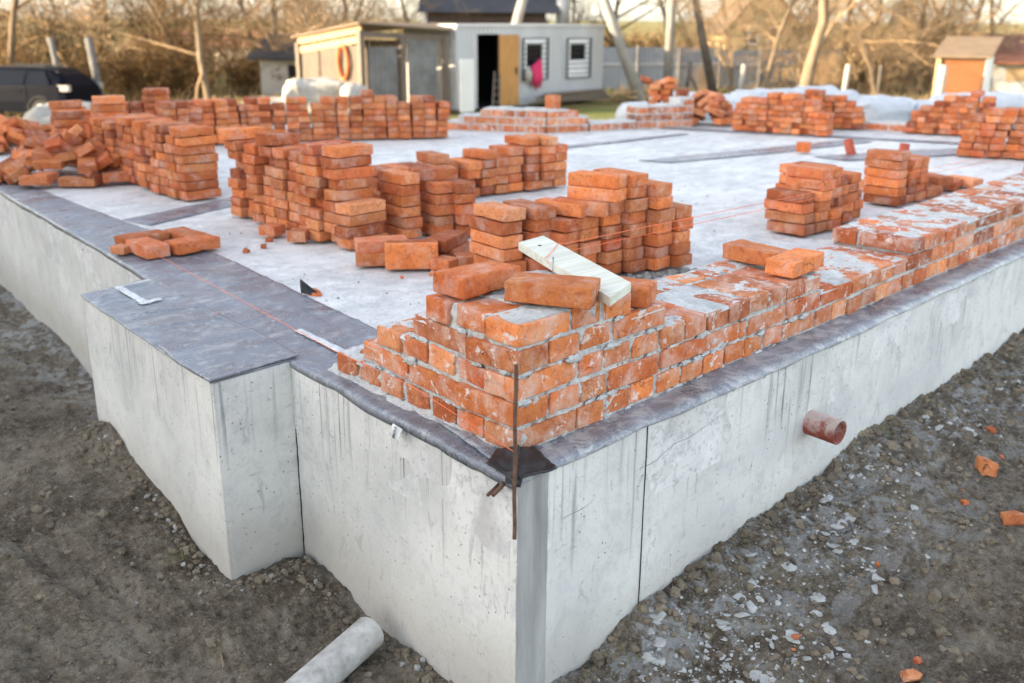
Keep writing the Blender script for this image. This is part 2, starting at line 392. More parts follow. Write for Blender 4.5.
# ------------------------------------------------------------------ bricks: one worn clay brick, many variants
def brick_geo(L, W, Hh, seed, n=(14, 9, 7), r=.0038, wob=.0018, chip=.5, local=None):
    """points and faces of one rounded, slightly warped brick centred on the origin"""
    rs = random.Random(seed); nx, ny, nz = n
    idx = {}; vs = []; fs = []
    off = Vector((rs.uniform(-90, 90), rs.uniform(-90, 90), rs.uniform(-90, 90)))
    hx, hy, hz = L/2, W/2, Hh/2
    rp = r*rs.choice((.6, .7, .8, 1.0, 1.6))
    chips = [(Vector((rs.choice((-1, 1))*hx*rs.uniform(.2, 1), rs.choice((-1, 1))*hy, rs.choice((-1, 1))*hz)), rs.uniform(.008, .022)) for _ in range(rs.choice((0, 1, 2, 3)) if chip else 0)]
    def pt(i, j, k):
        key = (i, j, k)
        if key in idx: return idx[key]
        # cluster the rows near the edges so that the rounding is resolved
        def sp(a, m, h, rr):
            if a == 0: return -h
            if a == m: return h
            if m < 5: return h*(a/m*2-1)
            if a == 1: return -h+rr*.35
            if a == m-1: return h-rr*.35
            if a == 2: return -h+rr
            if a == m-2: return h-rr
            return (-h+rr) + (2*h-2*rr)*(a-2)/(m-4)
        p = Vector((sp(i, nx, hx, rp), sp(j, ny, hy, rp), sp(k, nz, hz, r)))
        c = Vector((max(-hx+rp, min(hx-rp, p.x)), max(-hy+rp, min(hy-rp, p.y)), max(-hz+r, min(hz-r, p.z))))
        d = p - c
        if abs(d.x) > 1e-6 or abs(d.y) > 1e-6 or abs(d.z) > 1e-6:
            s = Vector((d.x/rp, d.y/rp, d.z/r))
            if s.length > 1: s = s.normalized()
            p = c + Vector((s.x*rp, s.y*rp, s.z*r))
        q = p*7 + off
        p = p + Vector((noise.noise(q), noise.noise(q+Vector((9, 3, 1))), noise.noise(q+Vector((1, 7, 5)))))*wob*1.6
        q = p*38 + off
        nn = p.normalized()*noise.noise(q)*wob*.8
        p = p + nn
        for cc, rr in chips:
            e = p - cc
            if e.length < rr: p = p + (Vector((0, 0, 0)) - cc).normalized()*(rr - e.length)*.55
        idx[key] = len(vs); vs.append(p); return idx[key]
    def face(fn, a, b):
        for i in range(a):
            for j in range(b): fs.append((fn(i, j), fn(i+1, j), fn(i+1, j+1), fn(i, j+1)))
    face(lambda i, j: pt(i, j, nz), nx, ny); face(lambda i, j: pt(j, i, 0), ny, nx)
    face(lambda i, j: pt(i, 0, j), nx, nz); face(lambda i, j: pt(j, ny, i), nz, nx)
    for j in range(ny):
        for k in range(nz):
            fs.append((pt(0, j, k), pt(0, j, k+1), pt(0, j+1, k+1), pt(0, j+1, k)))
            fs.append((pt(nx, j, k), pt(nx, j+1, k), pt(nx, j+1, k+1), pt(nx, j, k+1)))
    return vs, fs
BL, BW, BH = .25, .12, .060
VAR = []
for k in range(16):
    mb = MB(); mb.add(*brick_geo(BL, BW, BH, 100+k)); VAR.append(mb.mesh('brick', MT['brick'], True)); VAR[-1].set_sharp_from_angle(angle=radians(27))
LOWGEO = [brick_geo(BL, BW, BH, 300+k, (5, 5, 5), r=.004) for k in range(8)]

BRICKS = []   # every loose brick: dict(m=4x4 matrix, st=stack key, col, lev, label)
def put(st, loc, rz=0, rx=0, ry=0, scale=(1, 1, 1), col=None, lev=None, label=None, solo=False):
    m = Matrix.Translation(loc) @ Euler((rx, ry, rz)).to_matrix().to_4x4() @ Matrix.Diagonal((*scale, 1))
    BRICKS.append(dict(m=m, st=st, col=col, lev=lev, label=label, solo=solo))
STACK = {}    # key -> (phrase, group)
def stack_row(key, p0, ang, heights, brick_ang, pitch=.125, lh=.0605, depth=1, jit=.005, lean=0.0, leandir=None, cols0=0, broken=.06, z0=0.0, frontj=.02):
    """a row of brick columns starting at p0 and running along ang; bricks lie along brick_ang"""
    d = Vector((cos(ang), sin(ang), 0)); bd = Vector((cos(brick_ang), sin(brick_ang), 0))
    for c, hgt in enumerate(heights):
        fj = random.gauss(0, frontj)
        cl = Vector((random.gauss(0, .006), random.gauss(0, .006), 0))
        for dpt in range(depth):
            for l in range(hgt):
                p = Vector(p0) + d*(c*pitch) + bd*(fj + dpt*.255 + random.gauss(0, .0085)) + d*random.gauss(0, jit*.7) + cl*l*.35
                if leandir is not None: p += Vector(leandir)*lean*l
                p.z = z0 + (l+.5)*lh
                sx = 1.0 if rnd() > broken else U(.5, .8)
                put(key, p, brick_ang + random.gauss(0, .035) + (pi if rnd() < .5 else 0), random.gauss(0, .011), random.gauss(0, .009), (sx*U(.94, 1.01), U(.90, .985), lh/.0605*U(.90, .985)), cols0 + c, l)
# stacks on the slab (world metres; x runs along the right wall, y along the left wall)
STACK['C'] = ('tall stack left of centre', 'bricks of the tall stack left of centre')
C0 = Vector((1.19+.125, 2.53, 0))
stack_row('C', C0, radians(88), [9, 9, 8, 8, 8, 8, 8, 8, 8], 0, pitch=.128, lh=.0565)
stack_row('C', C0 + Vector((-.005, -.135, 0)), radians(88), [4], 0, lh=.0570, cols0=9)
put('C', C0 + Vector((.0, .64, 8*.0565+.032)), .35, .02, .06, label='dusty brick lying askew on top of the tall stack left of centre')
put('C', C0 + Vector((.0, 1.03, 8*.0565+.033)), -.12, label='reddish brick lying flat on the far end of the tall stack')
for q in BRICKS:
    if q['st'] == 'C' and q['col'] is not None and q['col'] < 9: q['col'] = 8-q['col']
STACK['A'] = ('long stack beside the tumbled heap', 'bricks of the long stack beside the tumbled heap')
stack_row('A', (1.25+.13, 4.29, 0), radians(84.5), [8, 8, 8, 8, 8, 8, 8, 8, 8, 8, 7, 7, 7, 7, 7], 0, pitch=.126, lh=.0575)
for q in BRICKS:
    if q['st'] == 'A': q['col'] = 14-q['col']
STACK['T'] = ('block on the long stack\'s far end', 'bricks of the block behind the long stack')
stack_row('T', (1.62, 6.1, 0), radians(-20), [9], radians(-20), pitch=.26, lh=.0605)
stack_row('T', (1.42, 6.35, 0), radians(70), [7, 7, 8, 7], radians(-20), pitch=.126, cols0=1)
STACK['B'] = ('far row before the wooden shed', 'bricks of the far row before the shed')
bdir = math.atan2(5.75-6.62, 4.93-3.55)
stack_row('B', (3.37, 6.84, 0), bdir, [6, 7, 6, 7, 7, 6, 7, 7, 7, 8, 7, 7, 6, 7, 7, 6], bdir+pi/2, pitch=.1215, lh=.0575, frontj=.012, jit=.002, broken=.02, cols0=8)
stack_row('B', (2.55, 6.98, 0), bdir+.44, [7, 7, 6, 7, 7, 7, 6, 7], bdir+pi/2+.35, pitch=.121, lh=.0575, cols0=0, frontj=.012, jit=.002, broken=.02)
STACK['BB'] = ('far block behind the long stack', 'bricks of the far block')
stack_row('BB', (2.25, 7.75, 0), bdir, [6, 6, 6, 6, 8, 8, 6, 6, 6], bdir+pi/2, pitch=.122, frontj=.012, jit=.002)
STACK['E'] = ('short stack between the two big stacks', 'bricks of the short stack in the middle')
stack_row('E', (1.60, 2.445, 0), radians(-15), [6], radians(82), lh=.0585)
stack_row('E', (1.77, 2.36, 0), radians(-30), [5, 5], radians(80), lh=.0585, pitch=.135, cols0=1)
put('E', (1.80, 2.40, 5*.0585+.031), radians(-28), label='pale brick bridging two columns of the short middle stack')
STACK['D'] = ('low pile before the short stack', 'bricks of the low pile in the middle')
put('D', (1.12, 2.01, .030), radians(-35), label='lower brick of the pair left of the bricks on edge')
put('D', (1.13, 2.02, .090), radians(-30), label='pale brick lying on another, left of the bricks on edge')
put('D', (1.16, 1.83, .060), radians(-40), rx=radians(90), label='brick stood on edge, nearest of the low middle pile')
put('D', (1.215, 1.885, .060), radians(-42), rx=radians(88), label='brick stood on edge behind the nearest one of the low pile')
put('D', (1.45, 1.87, .030), radians(28), label='half buried brick under the reddish top one, low middle pile')
put('D', (1.41, 1.86, .091), radians(22), label='reddish brick lying on top of the low middle pile')
put('D', (1.37, 1.66, .030), radians(60), scale=(.5, 1, 1), label='broken half brick with pale face by the low middle pile')
put('D', (1.25, 1.69, .030), radians(10), scale=(.36, .9, .9), label='small brick stub at the foot of the low middle pile')
STACK['F'] = ('row behind the middle stacks', 'bricks of the row behind the middle stacks')
stack_row('F', (2.12, 3.28, 0), radians(-9), [4, 4, 4, 5, 4, 4, 5, 4, 5, 6, 6, 5], radians(84), pitch=.125, lh=.0595)
STACK['G'] = ('big stack behind the plank', 'bricks of the big stack behind the plank')
ga = radians(-18); gb = radians(88)
GR = Vector((2.115, .93, 0)); gdir = Vector((cos(ga), sin(ga), 0)); gax = Vector((cos(gb), sin(gb), 0))
gp = lambda k, fwd_=0: GR - gdir*(.131*k) + gax*(.125 + fwd_)
stack_row('G', Vector((1.262, 1.245, 0)) + gax*.125, ga, [6, 6], radians(84), pitch=.145, lh=.0585, frontj=.01)
stack_row('G', gp(5), ga, [5, 5, 5, 8, 7, 5], gb, pitch=.131, lh=.0585, cols0=2, frontj=.012, broken=.0)
for n_, (lv_, a_, k_, f_, lb_) in enumerate([(5, 100, 3.15, -.01, 'brick under the three wide ones on the big stack behind the plank'), (6, 104, 3.25, -.03, 'upper wide brick turned outwards on the big stack behind the plank'),
                          (7, 103, 3.20, -.025, 'topmost bright brick of the big stack behind the plank')]):
    put('G', gp(k_, f_) + Vector((0, 0, (lv_+.5)*.0585)), radians(a_), scale=(1, 1, .95), label=lb_)
put('G', gp(4.05, -.055) + Vector((0, 0, 5*.0585+.034)), radians(114), .05, -.03, label='worn brick lying skewed across the big stack behind the plank')
put('G', gp(4.55, -.02) + Vector((0, 0, 5*.0585+.031)), radians(104), .02, -.02, (.95, .9, .95), label='white splashed brick beside the skewed one on the big stack')
STACK['G2'] = ('lone pillar behind the big middle stack', 'bricks of the lone pillar behind the big stack')
stack_row('G2', gp(.55, .27), ga, [7], gb, lh=.0585)
STACK['H'] = ('near stack by the right wall', 'bricks of the near stack by the right wall')
stack_row('H', (3.235, .985, 0), radians(3), [4, 6, 6, 5, 5, 4], radians(88), pitch=.126, lh=.0585)
STACK['H2'] = ('pair of columns behind the near right stack', 'bricks behind the near stack by the right wall')
stack_row('H2', (3.80, 1.24, 0), radians(3), [5, 5], radians(88), pitch=.126, lh=.0585)
STACK['I'] = ('second stack by the right wall', 'bricks of the second stack by the right wall')
stack_row('I', (4.49, 1.03, 0), radians(4), [6, 5, 5], radians(88), pitch=.15, lh=.0575)
for i, (x, y, z, a) in enumerate([(4.98, 1.02, .03, 80), (5.10, 1.03, .03, 70), (5.00, 1.02, .088, 20), (5.28, 1.05, .03, 40), (5.22, 1.0, .085, 60), (5.45, .97, .03, 10), (5.62, .95, .03, 75)]):
    put('I', (x, y, z), radians(a), label='loose orange brick scattered beyond the second stack by the wall')
STACK['J'] = ('stack cut off by the frame edge', 'bricks of the stack cut off by the frame edge')
stack_row('J', (5.80, .50, 0), radians(3), [4, 4, 4], radians(86), pitch=.14, lh=.0600)
STACK['K'] = ('leaning stack at the far right', 'bricks of the leaning stack at the far right')
stack_row('K', (7.42, 1.62, 0), radians(-72), [6, 7, 7, 7, 7, 7], radians(18), pitch=.118, lh=.0595, leandir=(.25, -.75, 0), lean=.018, jit=.008)
STACK['L'] = ('leaning stack before the outhouse', 'bricks of the leaning stack before the outhouse')
stack_row('L', (8.93, 2.75, 0), radians(-74), [4, 5, 6, 7, 7, 7, 8, 7, 6, 5, 4], radians(16), pitch=.082, lh=.0560, leandir=(.25, -.9, 0), lean=.016, jit=.010)
STACK['M'] = ('long stack before the white pallets', 'bricks of the long far stack')
stack_row('M', (7.72, 4.14, 0), radians(-78), [5, 6, 6, 6, 7, 6, 7, 6, 6, 4, 4], radians(12), pitch=.092, lh=.0580, jit=.008)
stack_row('M', (8.45, 3.95, 0), radians(-60), [6, 6, 7, 7, 6, 6, 5, 4], radians(20), pitch=.105, lh=.0580, jit=.012, cols0=11)
def heap(key, c, rx, ry, ang, n, hgt, label, spread=1.0):
    rs = random.Random(sum(map(ord, key)))
    for i in range(n):
        t = rs.random(); rr = math.sqrt(rs.random())*spread; a = rs.uniform(0, 2*pi)
        u, v = rr*cos(a), rr*sin(a)
        z = hgt*(1-rr)**.8*rs.uniform(.75, 1.0)
        q = Vector((u*rx, v*ry, 0)); q.rotate(Euler((0, 0, ang)))
        put(key, (c[0]+q.x, c[1]+q.y, max(.03, z)+.015), rs.uniform(0, pi), rs.uniform(-.7, .7) if z > .05 else 0, rs.uniform(-.6, .6) if z > .05 else 0, (rs.uniform(.7, 1), 1, 1), label=label)
STACK['P'] = ('tumbled heap at the slab edge', 'bricks of the tumbled heap by the long stack')
heap('P', (1.12, 5.75), .40, .55, radians(10), 60, .34, 'tumbled orange brick in the loose heap beside the long stack')
put('P', (1.03, 5.32, .03), radians(-42), label='single brick lying flat before the tumbled heap')
put('P', (.62, 5.95, .03), radians(-40), label='brick lying on the bitumen felt left of the tumbled heap')
put('P', (.76, 6.5, .03), radians(-30), label='brick on the felt farthest left beside the heap')
put('P', (.70, 6.44, .03), radians(15), label='second brick on the felt farthest left beside the heap')
STACK['Q'] = ('farther heap before the car', 'bricks of the farther heap before the car')
heap('Q', (1.50, 7.85), .62, .48, radians(-45), 80, .24, 'tumbled brick in the farther heap before the dark car')
STACK['N'] = ('untidy far heap by the pallets', 'bricks of the untidy far heap')
heap('N', (8.0, 4.75), .30, .30, 0, 34, .36, 'untidy brick in the far heap beside the white pallets')
STACK['O'] = ('crooked far pile', 'bricks of the crooked far pile')
stack_row('O', (7.78, 5.30, 0), radians(-60), [7, 7, 6], radians(25), pitch=.14, lh=.062, jit=.03, leandir=(-.3, .3, 0), lean=.012)
put('O', (7.72, 5.42, .46), .5, .3, .2, label='tilted brick crowning the crooked far pile')
put('O', (7.85, 5.25, .44), 1.4, .2, .3, label='second tilted brick crowning the crooked far pile')
# four bricks in a ring on the felt
STACK['R'] = ('ring of four bricks', 'ring of bricks on the felt')
for (x, y, a, lb) in ((.602, 2.905, 2, 'brick nearest the tall stack in the ring of four on felt'), (.400, 2.985, 89, 'brick pointing at the camera in the ring of four on felt'),
                    (.470, 3.188, 2, 'far left brick of the ring of four on felt'), (.668, 3.105, 91, 'far right brick of the ring of four on felt')):
    put('R', (x, y, .030), radians(a) + U(-.02, .02), label=lb)
put('R', (.315, 3.09, .02), .4, scale=(.3, .7, .6), label='brick bat tucked under the left side of the ring')
# rubble bits on the slab
for i, (x, y, s, lb) in enumerate([(1.10, 2.95, .42, 'half brick lying by the foot of the tall stack'), (1.12, 2.72, .38, 'smaller half brick lying nearest the tall stack')]):
    put('S', (x, y, .028), U(0, 3), scale=(s, .85, .9), label=lb)
put('S', (6.49, 2.70, .045), .4, scale=(.45, 1, 1.4), label='lone half brick standing on the bare slab')
STACK['S'] = ('slab rubble', None)
# on and beside the corner masonry
Z5 = 4*.077 + .065 + .012
STACK['W'] = ('corner masonry', 'bricks laid loose on the masonry')
CORNER = [
    (Vector((.160, .315, Z5+.028)), radians(4), 0, radians(1.5), 'dusty dark brick with worn rounded end on top of the corner'),
    (Vector((.215, .068, Z5+.030)), radians(-63), 0, 0, 'bright orange cracked brick lying across the corner top'),
    (Vector((.565, .130, 4*.077+.032)), radians(-68), 0, radians(2), 'dark red brick tucked behind the pale plank'),
    (Vector((1.605, .245, 3*.077+.032)), radians(86), 0, 0, 'brick bedded crosswise on the right wall behind another'),
    (Vector((1.575, .062, 3*.077+.034)), radians(3), 0, 0, 'dry brown brick lying along the front edge of the right wall'),
]
# ------------------------------------------------------------------ which loose bricks show largest: rays from the camera
bv, bf, owner = [], [], []
cube_f = [(0, 1, 3, 2), (4, 6, 7, 5), (0, 4, 5, 1), (2, 3, 7, 6), (0, 2, 6, 4), (1, 5, 7, 3)]
for i, q in enumerate(BRICKS):
    b0 = len(bv)
    for x in (-1, 1):
        for y in (-1, 1):
            for z in (-1, 1): bv.append(q['m'] @ Vector((x*BL/2, y*BW/2, z*BH/2)))
    for f in cube_f: bf.append(tuple(b0+k for k in f)); owner.append(i)
def occl(c, d):
    b0 = len(bv)
    for x in (-1, 1):
        for y in (-1, 1):
            for z in (-1, 1): bv.append(Vector((c[0]+x*d[0]/2, c[1]+y*d[1]/2, c[2]+z*d[2]/2)))
    for f in cube_f: bf.append(tuple(b0+k for k in f)); owner.append(-1)
occl((.25, .2, .19), (.5, .4, .38)); occl((4.5, .19, .11), (9, .38, .22)); occl((4.5, 4.5, -.3), (9.5, 9.5, .58))
tree = BVHTree.FromPolygons(bv, bf)
hits = [0]*len(BRICKS)
for py in range(60, 330, 2):
    for px in range(1, 1024, 2):
        d = fw + rt*((px-512)/FPX) - up*((py-341.5)/FPX)
        _, _, k, _ = tree.ray_cast(CAM, d)
        if k is not None and owner[k] >= 0: hits[owner[k]] += 1
order = sorted(range(len(BRICKS)), key=lambda i: -hits[i])
N_SOLO = 290
solo = set(i for i in order[:N_SOLO] if hits[i] > 0)
ORD = ['bottom', 'second', 'third', 'fourth', 'fifth', 'sixth', 'seventh', 'eighth', 'ninth', 'tenth', 'eleventh', 'twelfth', 'thirteenth', 'fourteenth', 'fifteenth', 'sixteenth', 'seventeenth', 'eighteenth', 'nineteenth', 'twentieth', 'twenty-first', 'twenty-second', 'twenty-third', 'twenty-fourth', 'twenty-fifth', 'twenty-sixth']
rest = MB(); used_labels = {}
for i, q in enumerate(BRICKS):
    ph, grp = STACK[q['st']]
    if i in solo:
        o = bpy.data.objects.new('brick', random.choice(VAR)); COL.objects.link(o)
        o.matrix_world = q['m']
        if q['label']: lb = q['label']
        else:
            lv = 'bottom brick' if q['lev'] == 0 else ORD[q['lev']] + ' brick up'
            lb = f"{lv} in {('first' if q['col'] == 0 else ORD[q['col']])} column of the {ph}"
        tag(o, lb, 'brick', grp)
        used_labels.setdefault(lb, []).append(o)
    else:
        rest._t = rnd()
        vs, fs = random.choice(LOWGEO)
        rest.add([q['m'] @ v for v in vs], fs)
ro = rest.build('stacked_bricks', MT['brick'], smooth=True); struct(ro, 'stuff'); ro.data.set_sharp_from_angle(angle=radians(27))
ro['label'] = 'farther stacks and heaps of orange bricks across the slab'
for lb, os_ in used_labels.items():
    if len(os_) > 1 and any('group' not in o for o in os_):
        for o in os_: o['group'] = 'rubble on the slab'
for n, (p, rz, rx, ry, lb) in enumerate(CORNER):
    mb = MB(); mb.add(*brick_geo(BL, BW, .060, 500+n*3, (34, 18, 10), r=.0055, wob=.0034))
    o = bpy.data.objects.new('brick', mb.mesh('brick', MT['brick'], True)); COL.objects.link(o); o.data.set_sharp_from_angle(angle=radians(24))
    o.location = p; o.rotation_euler = (rx, ry, rz); tag(o, lb, 'brick', 'bricks laid loose on the masonry')

# ------------------------------------------------------------------ the laid corner wall
LA = radians(4.1)                       # the left arm leans in a little
LDIR = Vector((sin(LA), cos(LA), 0)); LIN = Vector((cos(LA), -sin(LA), 0))   # along the left arm, and into the wall
CP, CH = .077, .065
TH = .38
def left_pt(s, depth, z): return LDIR*s + LIN*depth + Vector((0, 0, z))
laid = MB()
wall_rs = random.Random(21)
def laid_brick(frame, a, b, d0, d1, lev, hi):
    """a brick whose face runs from a to b along the wall and d0 to d1 into it"""
    L, W = b-a, d1-d0
    n = (max(6, int(L/.016)), max(6, int(W/.016)), 8) if hi else (5, 5, 5)
    Hh = CH*wall_rs.uniform(.93, 1.03)
    vs, fs = brick_geo(L, W, Hh, wall_rs.randrange(10**6), n, r=.0045, wob=.0030 if hi else .0015, chip=.8)
    tw = wall_rs.gauss(0, .012); dz = wall_rs.gauss(0, .0018); dd = wall_rs.gauss(0, .0022); tl = wall_rs.gauss(0, .012)
    R = Matrix.Rotation(tw, 3, 'Z') @ Matrix.Rotation(tl, 3, 'Y')
    laid._t = wall_rs.random()
    z = lev*CP + CH/2 + dz
    out = []
    for v in vs:
        v = R @ v; s, d = (a+b)/2 + v.x, (d0+d1)/2 + v.y + dd
        if frame == 'L': out.append(left_pt(s, d, z+v.z))
        else: out.append(Vector((s, d, z+v.z)))
    laid.add(out, [tuple(reversed(f)) for f in fs] if frame == 'L' else fs)
RP = .1288
right_rows = {0: [(0, .25)] + [(.258+RP*k, .258+RP*k+.117) for k in range(70)]}
r1 = [(0, .127), (.139, .259), (.272, .388), (.40, .645), (.66, .905)]
x = .917
while x < 9.1:
    L = .248 if wall_rs.random() < .72 else .118
    r1.append((x, x+L)); x += L+.012
right_rows[1] = r1
r2 = [(0, .25), (.262, .366), (.378, .50), (.51, .633), (.648, .772)] + [(.784+.129*k, .784+.129*k+.117) for k in range(7)]
r2 += [(2.50 + .1288*k, 2.50+.1288*k+.117) for k in range(52)]
right_rows[2] = r2
right_rows[3] = [(0, .124), (.137, .259), (.274, .405), (.417, .668)]
right_rows[4] = [(0, .215), (.227, .350), (.372, .487)]
left_rows = {0: [(.131*k+.012, .131*k+.122) for k in range(1, 7)], 1: [(.262, .489), (.502, .747)], 2: [(.132, .255), (.275, .392), (.403, .524), (.535, .662)],
             3: [(.213, .463)], 4: [(.132, .256), (.288, .39)]}
left_corner = {0: .12, 1: .25, 2: .12, 3: .203, 4: .12}
for lev, row in right_rows.items():
    for n, (a, b) in enumerate(row):
        if a > 9.0: continue
        hi = a < 1.7
        st = (b-a) > .18
        d1 = .12 if st else .25
        if n == 0: d1 = left_corner[lev]
        laid_brick('R', a, b, 0, d1, lev, hi)
        if a > .40:
            if st: laid_brick('R', a, a+.117, .132, .378, lev, False); laid_brick('R', a+.13, b, .132, .378, lev, False)
            else: laid_brick('R', a, b, .262, .378, lev, hi)
for lev, row in left_rows.items():
    for n, (a, b) in enumerate(row):
        st = (b-a) > .18; d1 = .12 if st else .25
        laid_brick('L', a, b, 0, d1, lev, True)
        if a > .37:
            if st: laid_brick('L', a, a+.115, .132, .378, lev, True); laid_brick('L', a+.128, b, .132, .378, lev, True)
            else: laid_brick('L', a, b, .262, .378, lev, True)
right_end = {0: 9.1, 1: 9.1, 2: 1.68, 3: .672, 4: .490}
left_end = {0: .923, 1: .747, 2: .662, 3: .463, 4: .39}
def top_right(s):
    t = 2*CP
    if s < 1.68 or s > 2.50: t = 3*CP
    if s < .672: t = 4*CP
    if s < .49: t = 5*CP
    return t
def top_left(s):
    for lev in (4, 3, 2, 1, 0):
        if s < left_end[lev]: return (lev+1)*CP
    return 0
mort = MB()
# solid bed of mortar between the bricks, slightly behind their faces
def core(frame, a, b, z0, z1, d0=.012, d1=TH-.012):
    pts = [(a, d0), (b, d0), (b, d1), (a, d1)]
    w = [left_pt(s, d, 0) if frame == 'L' else Vector((s, d, 0)) for s, d in pts]
    if frame == 'L': w.reverse()
    mort.prism([(p.x, p.y) for p in w], z0, z1)
for lev in range(5):
    zt = lev*CP + CH - .004
    pl = [left_pt(.012, .014, 0), Vector((right_end[lev]-.012, .012, 0)), Vector((right_end[lev]-.012, TH-.012, 0)), left_pt(TH-.012, .3, 0), left_pt(TH-.012, .014, 0)]
    mort.prism([(p.x, p.y) for p in pl], lev*CP-.012, zt)
    if left_end[lev] > TH+.02: core('L', TH-.02, left_end[lev]-.012, lev*CP-.012, zt-.0015, .0135)
core('R', 2.512, 9.09, 2*CP-.012, 2*CP+CH-.004)
# pointing: a rough skin of mortar over the joints on the two outer faces
def pointing(frame, a, b, step, zst, topfn):
    nu, nv = int((b-a)/step), int((5*CP)/zst)
    def fn(u, v):
        s = a+(b-a)*u; z = -.016 + (5*CP)*v
        p = Vector((s*1.0 + (31 if frame == 'L' else 0), z, 0))
        d = .0088 - .0060*max(-.6, noise.noise(p*17)) - .0085*noise.noise(p*42+Vector((5, 5, 5))) - .0040*noise.noise(p*105)
        d = max(-.0065, d)
        return left_pt(s, d, z) if frame == 'L' else Vector((s, d, z))
    def keep(u, v):
        s = a+(b-a)*u; z = -.016 + (5*CP)*v
        return z < topfn(s) - .016
    m2 = MB(); m2.grid(fn, nu, nv, keep)
    f = [tuple(reversed(q)) for q in m2.f] if frame == 'L' else m2.f
    mort.add(m2.v, f)
pointing('R', .008, 1.75, .0055, .0045, top_right)
pointing('R', 1.75, 9.05, .016, .009, top_right)
pointing('L', .008, .92, .0055, .0045, top_left)
# blobs squeezed out of the joints
for k in range(70):
    fr = 'R' if k % 3 else 'L'
    s = U(.02, 1.6) if fr == 'R' else U(.02, .85)
    tp = top_right(s) if fr == 'R' else top_left(s)
    lev = int(U(0, tp/CP)); z = lev*CP - .006 + U(-.004, .004)
    r0 = U(.005, .015); c = Vector((s, U(-.003, .004), z))
    if fr == 'L': c = left_pt(s, c.y, z)
    ph = U(0, 50)
    def fb(u, v):
        a, t = u*2*pi, v*pi
        n = Vector((cos(a)*sin(t), sin(a)*sin(t), cos(t)))
        rr = r0*(1+.9*noise.noise(n*1.9+Vector((ph, 0, 0))))
        n = Vector((n.x*2.2, n.y*.34, n.z*.75)) if fr == 'R' else Vector((n.x*.34, n.y*2.2, n.z*.75))
        return c + n*rr
    mort.grid(fb, 14, 10)
corner = thing('brick_wall', (0, 0, 0), 'mortared corner wall of orange bricks, stepped up towards the corner', 'brick wall')
laid.build('brickwork', MT['laid'], corner, True).data.set_sharp_from_angle(angle=radians(30))
mort.build('mortar', MT['mortar'], corner, True)
# mortar spread over the exposed tops
bed = MB()
def bedding(frame, a, b, z, step, cover, seed, d0=.0, d1=TH, thick=.011, edge=.05):
    nu, nv = max(2, int((b-a)/step)), max(2, int((d1-d0)/step))
    def fn(u, v):
        s, d = a+(b-a)*u, d0+(d1-d0)*v
        p = Vector((s+seed, d, seed*.37))
        n = fbm(p*8, 5)*.75 + fbm(p*30, 4)*.34 + .25*abs(noise.noise(Vector((p.x*22, p.y*6, 2))))
        e = min(1, (d-d0)/edge)*min(1, (d1-d)/.03)
        e2 = min(1, (s-a)/.02)*min(1, (b-s)/.02) if frame == 'L' or (b-a) < 1.3 else 1
        zz = z - .012 - .0005 + thick*(cover + n*1.6)*min(1, .25+.75*e)
        if e*e2 < .05: zz = z-.030
        zz = max(z-.026, zz)
        return left_pt(s, d, zz) if frame == 'L' else Vector((s, d, zz))
    m2 = MB(); m2.grid(fn, nu, nv)
    bed.add(m2.v, [tuple(reversed(q)) for q in m2.f] if frame == 'L' else m2.f)
bedding('R', .675, 1.675, 3*CP, .007, -.42, 3)
bedding('R', 1.685, 2.50, 2*CP, .007, -.15, 9)
bedding('R', 2.51, 5.4, 3*CP, .011, -.20, 14)
bedding('R', 5.4, 9.0, 3*CP, .025, -.18, 14)
bedding('R', .495, .668, 4*CP, .007, -.1, 21)
bedding('R', .13, .488, 5*CP, .007, .20, 27, d0=.03)
bedding('L', .395, .460, 4*CP, .007, .2, 33); bedding('L', .466, .66, 3*CP, .007, -.05, 36)
bedding('L', .664, .745, 2*CP, .007, .1, 41); bedding('L', .75, .92, 1*CP, .007, -.05, 47)
bed.build('mortar_bed', MT['mortar_top'], corner, True)
# thick bed under the first course, oozing over the felt
ooze = MB()
def oozing(frame, a, b, step, w):
    nu = int((b-a)/step); nv = 7
    def fn(u, v):
        s = a+(b-a)*u; n = fbm(Vector((s*7, 3 if frame == 'L' else 8, 0)), 4)
        ww = w*(1+.55*n); d = .02 - (.02+ww)*v
        z = .002 - .012 + (.016*(1-v)**1.2)*(1+.6*noise.noise(Vector((s*40, v*4, 2)))) - .006*v
        if v == 1: z = -.016
        return left_pt(s, d, z) if frame == 'L' else Vector((s, d, z))
    m2 = MB(); m2.grid(fn, nu, nv)
    ooze.add(m2.v, m2.f if frame == 'L' else [tuple(reversed(q)) for q in m2.f])
oozing('L', .03, .96, .006, .026); oozing('R', .05, 2.2, .008, .014); oozing('R', 2.2, 9, .03, .02)
ooze.build('mortar_ooze', MT['mortar'], corner, True)

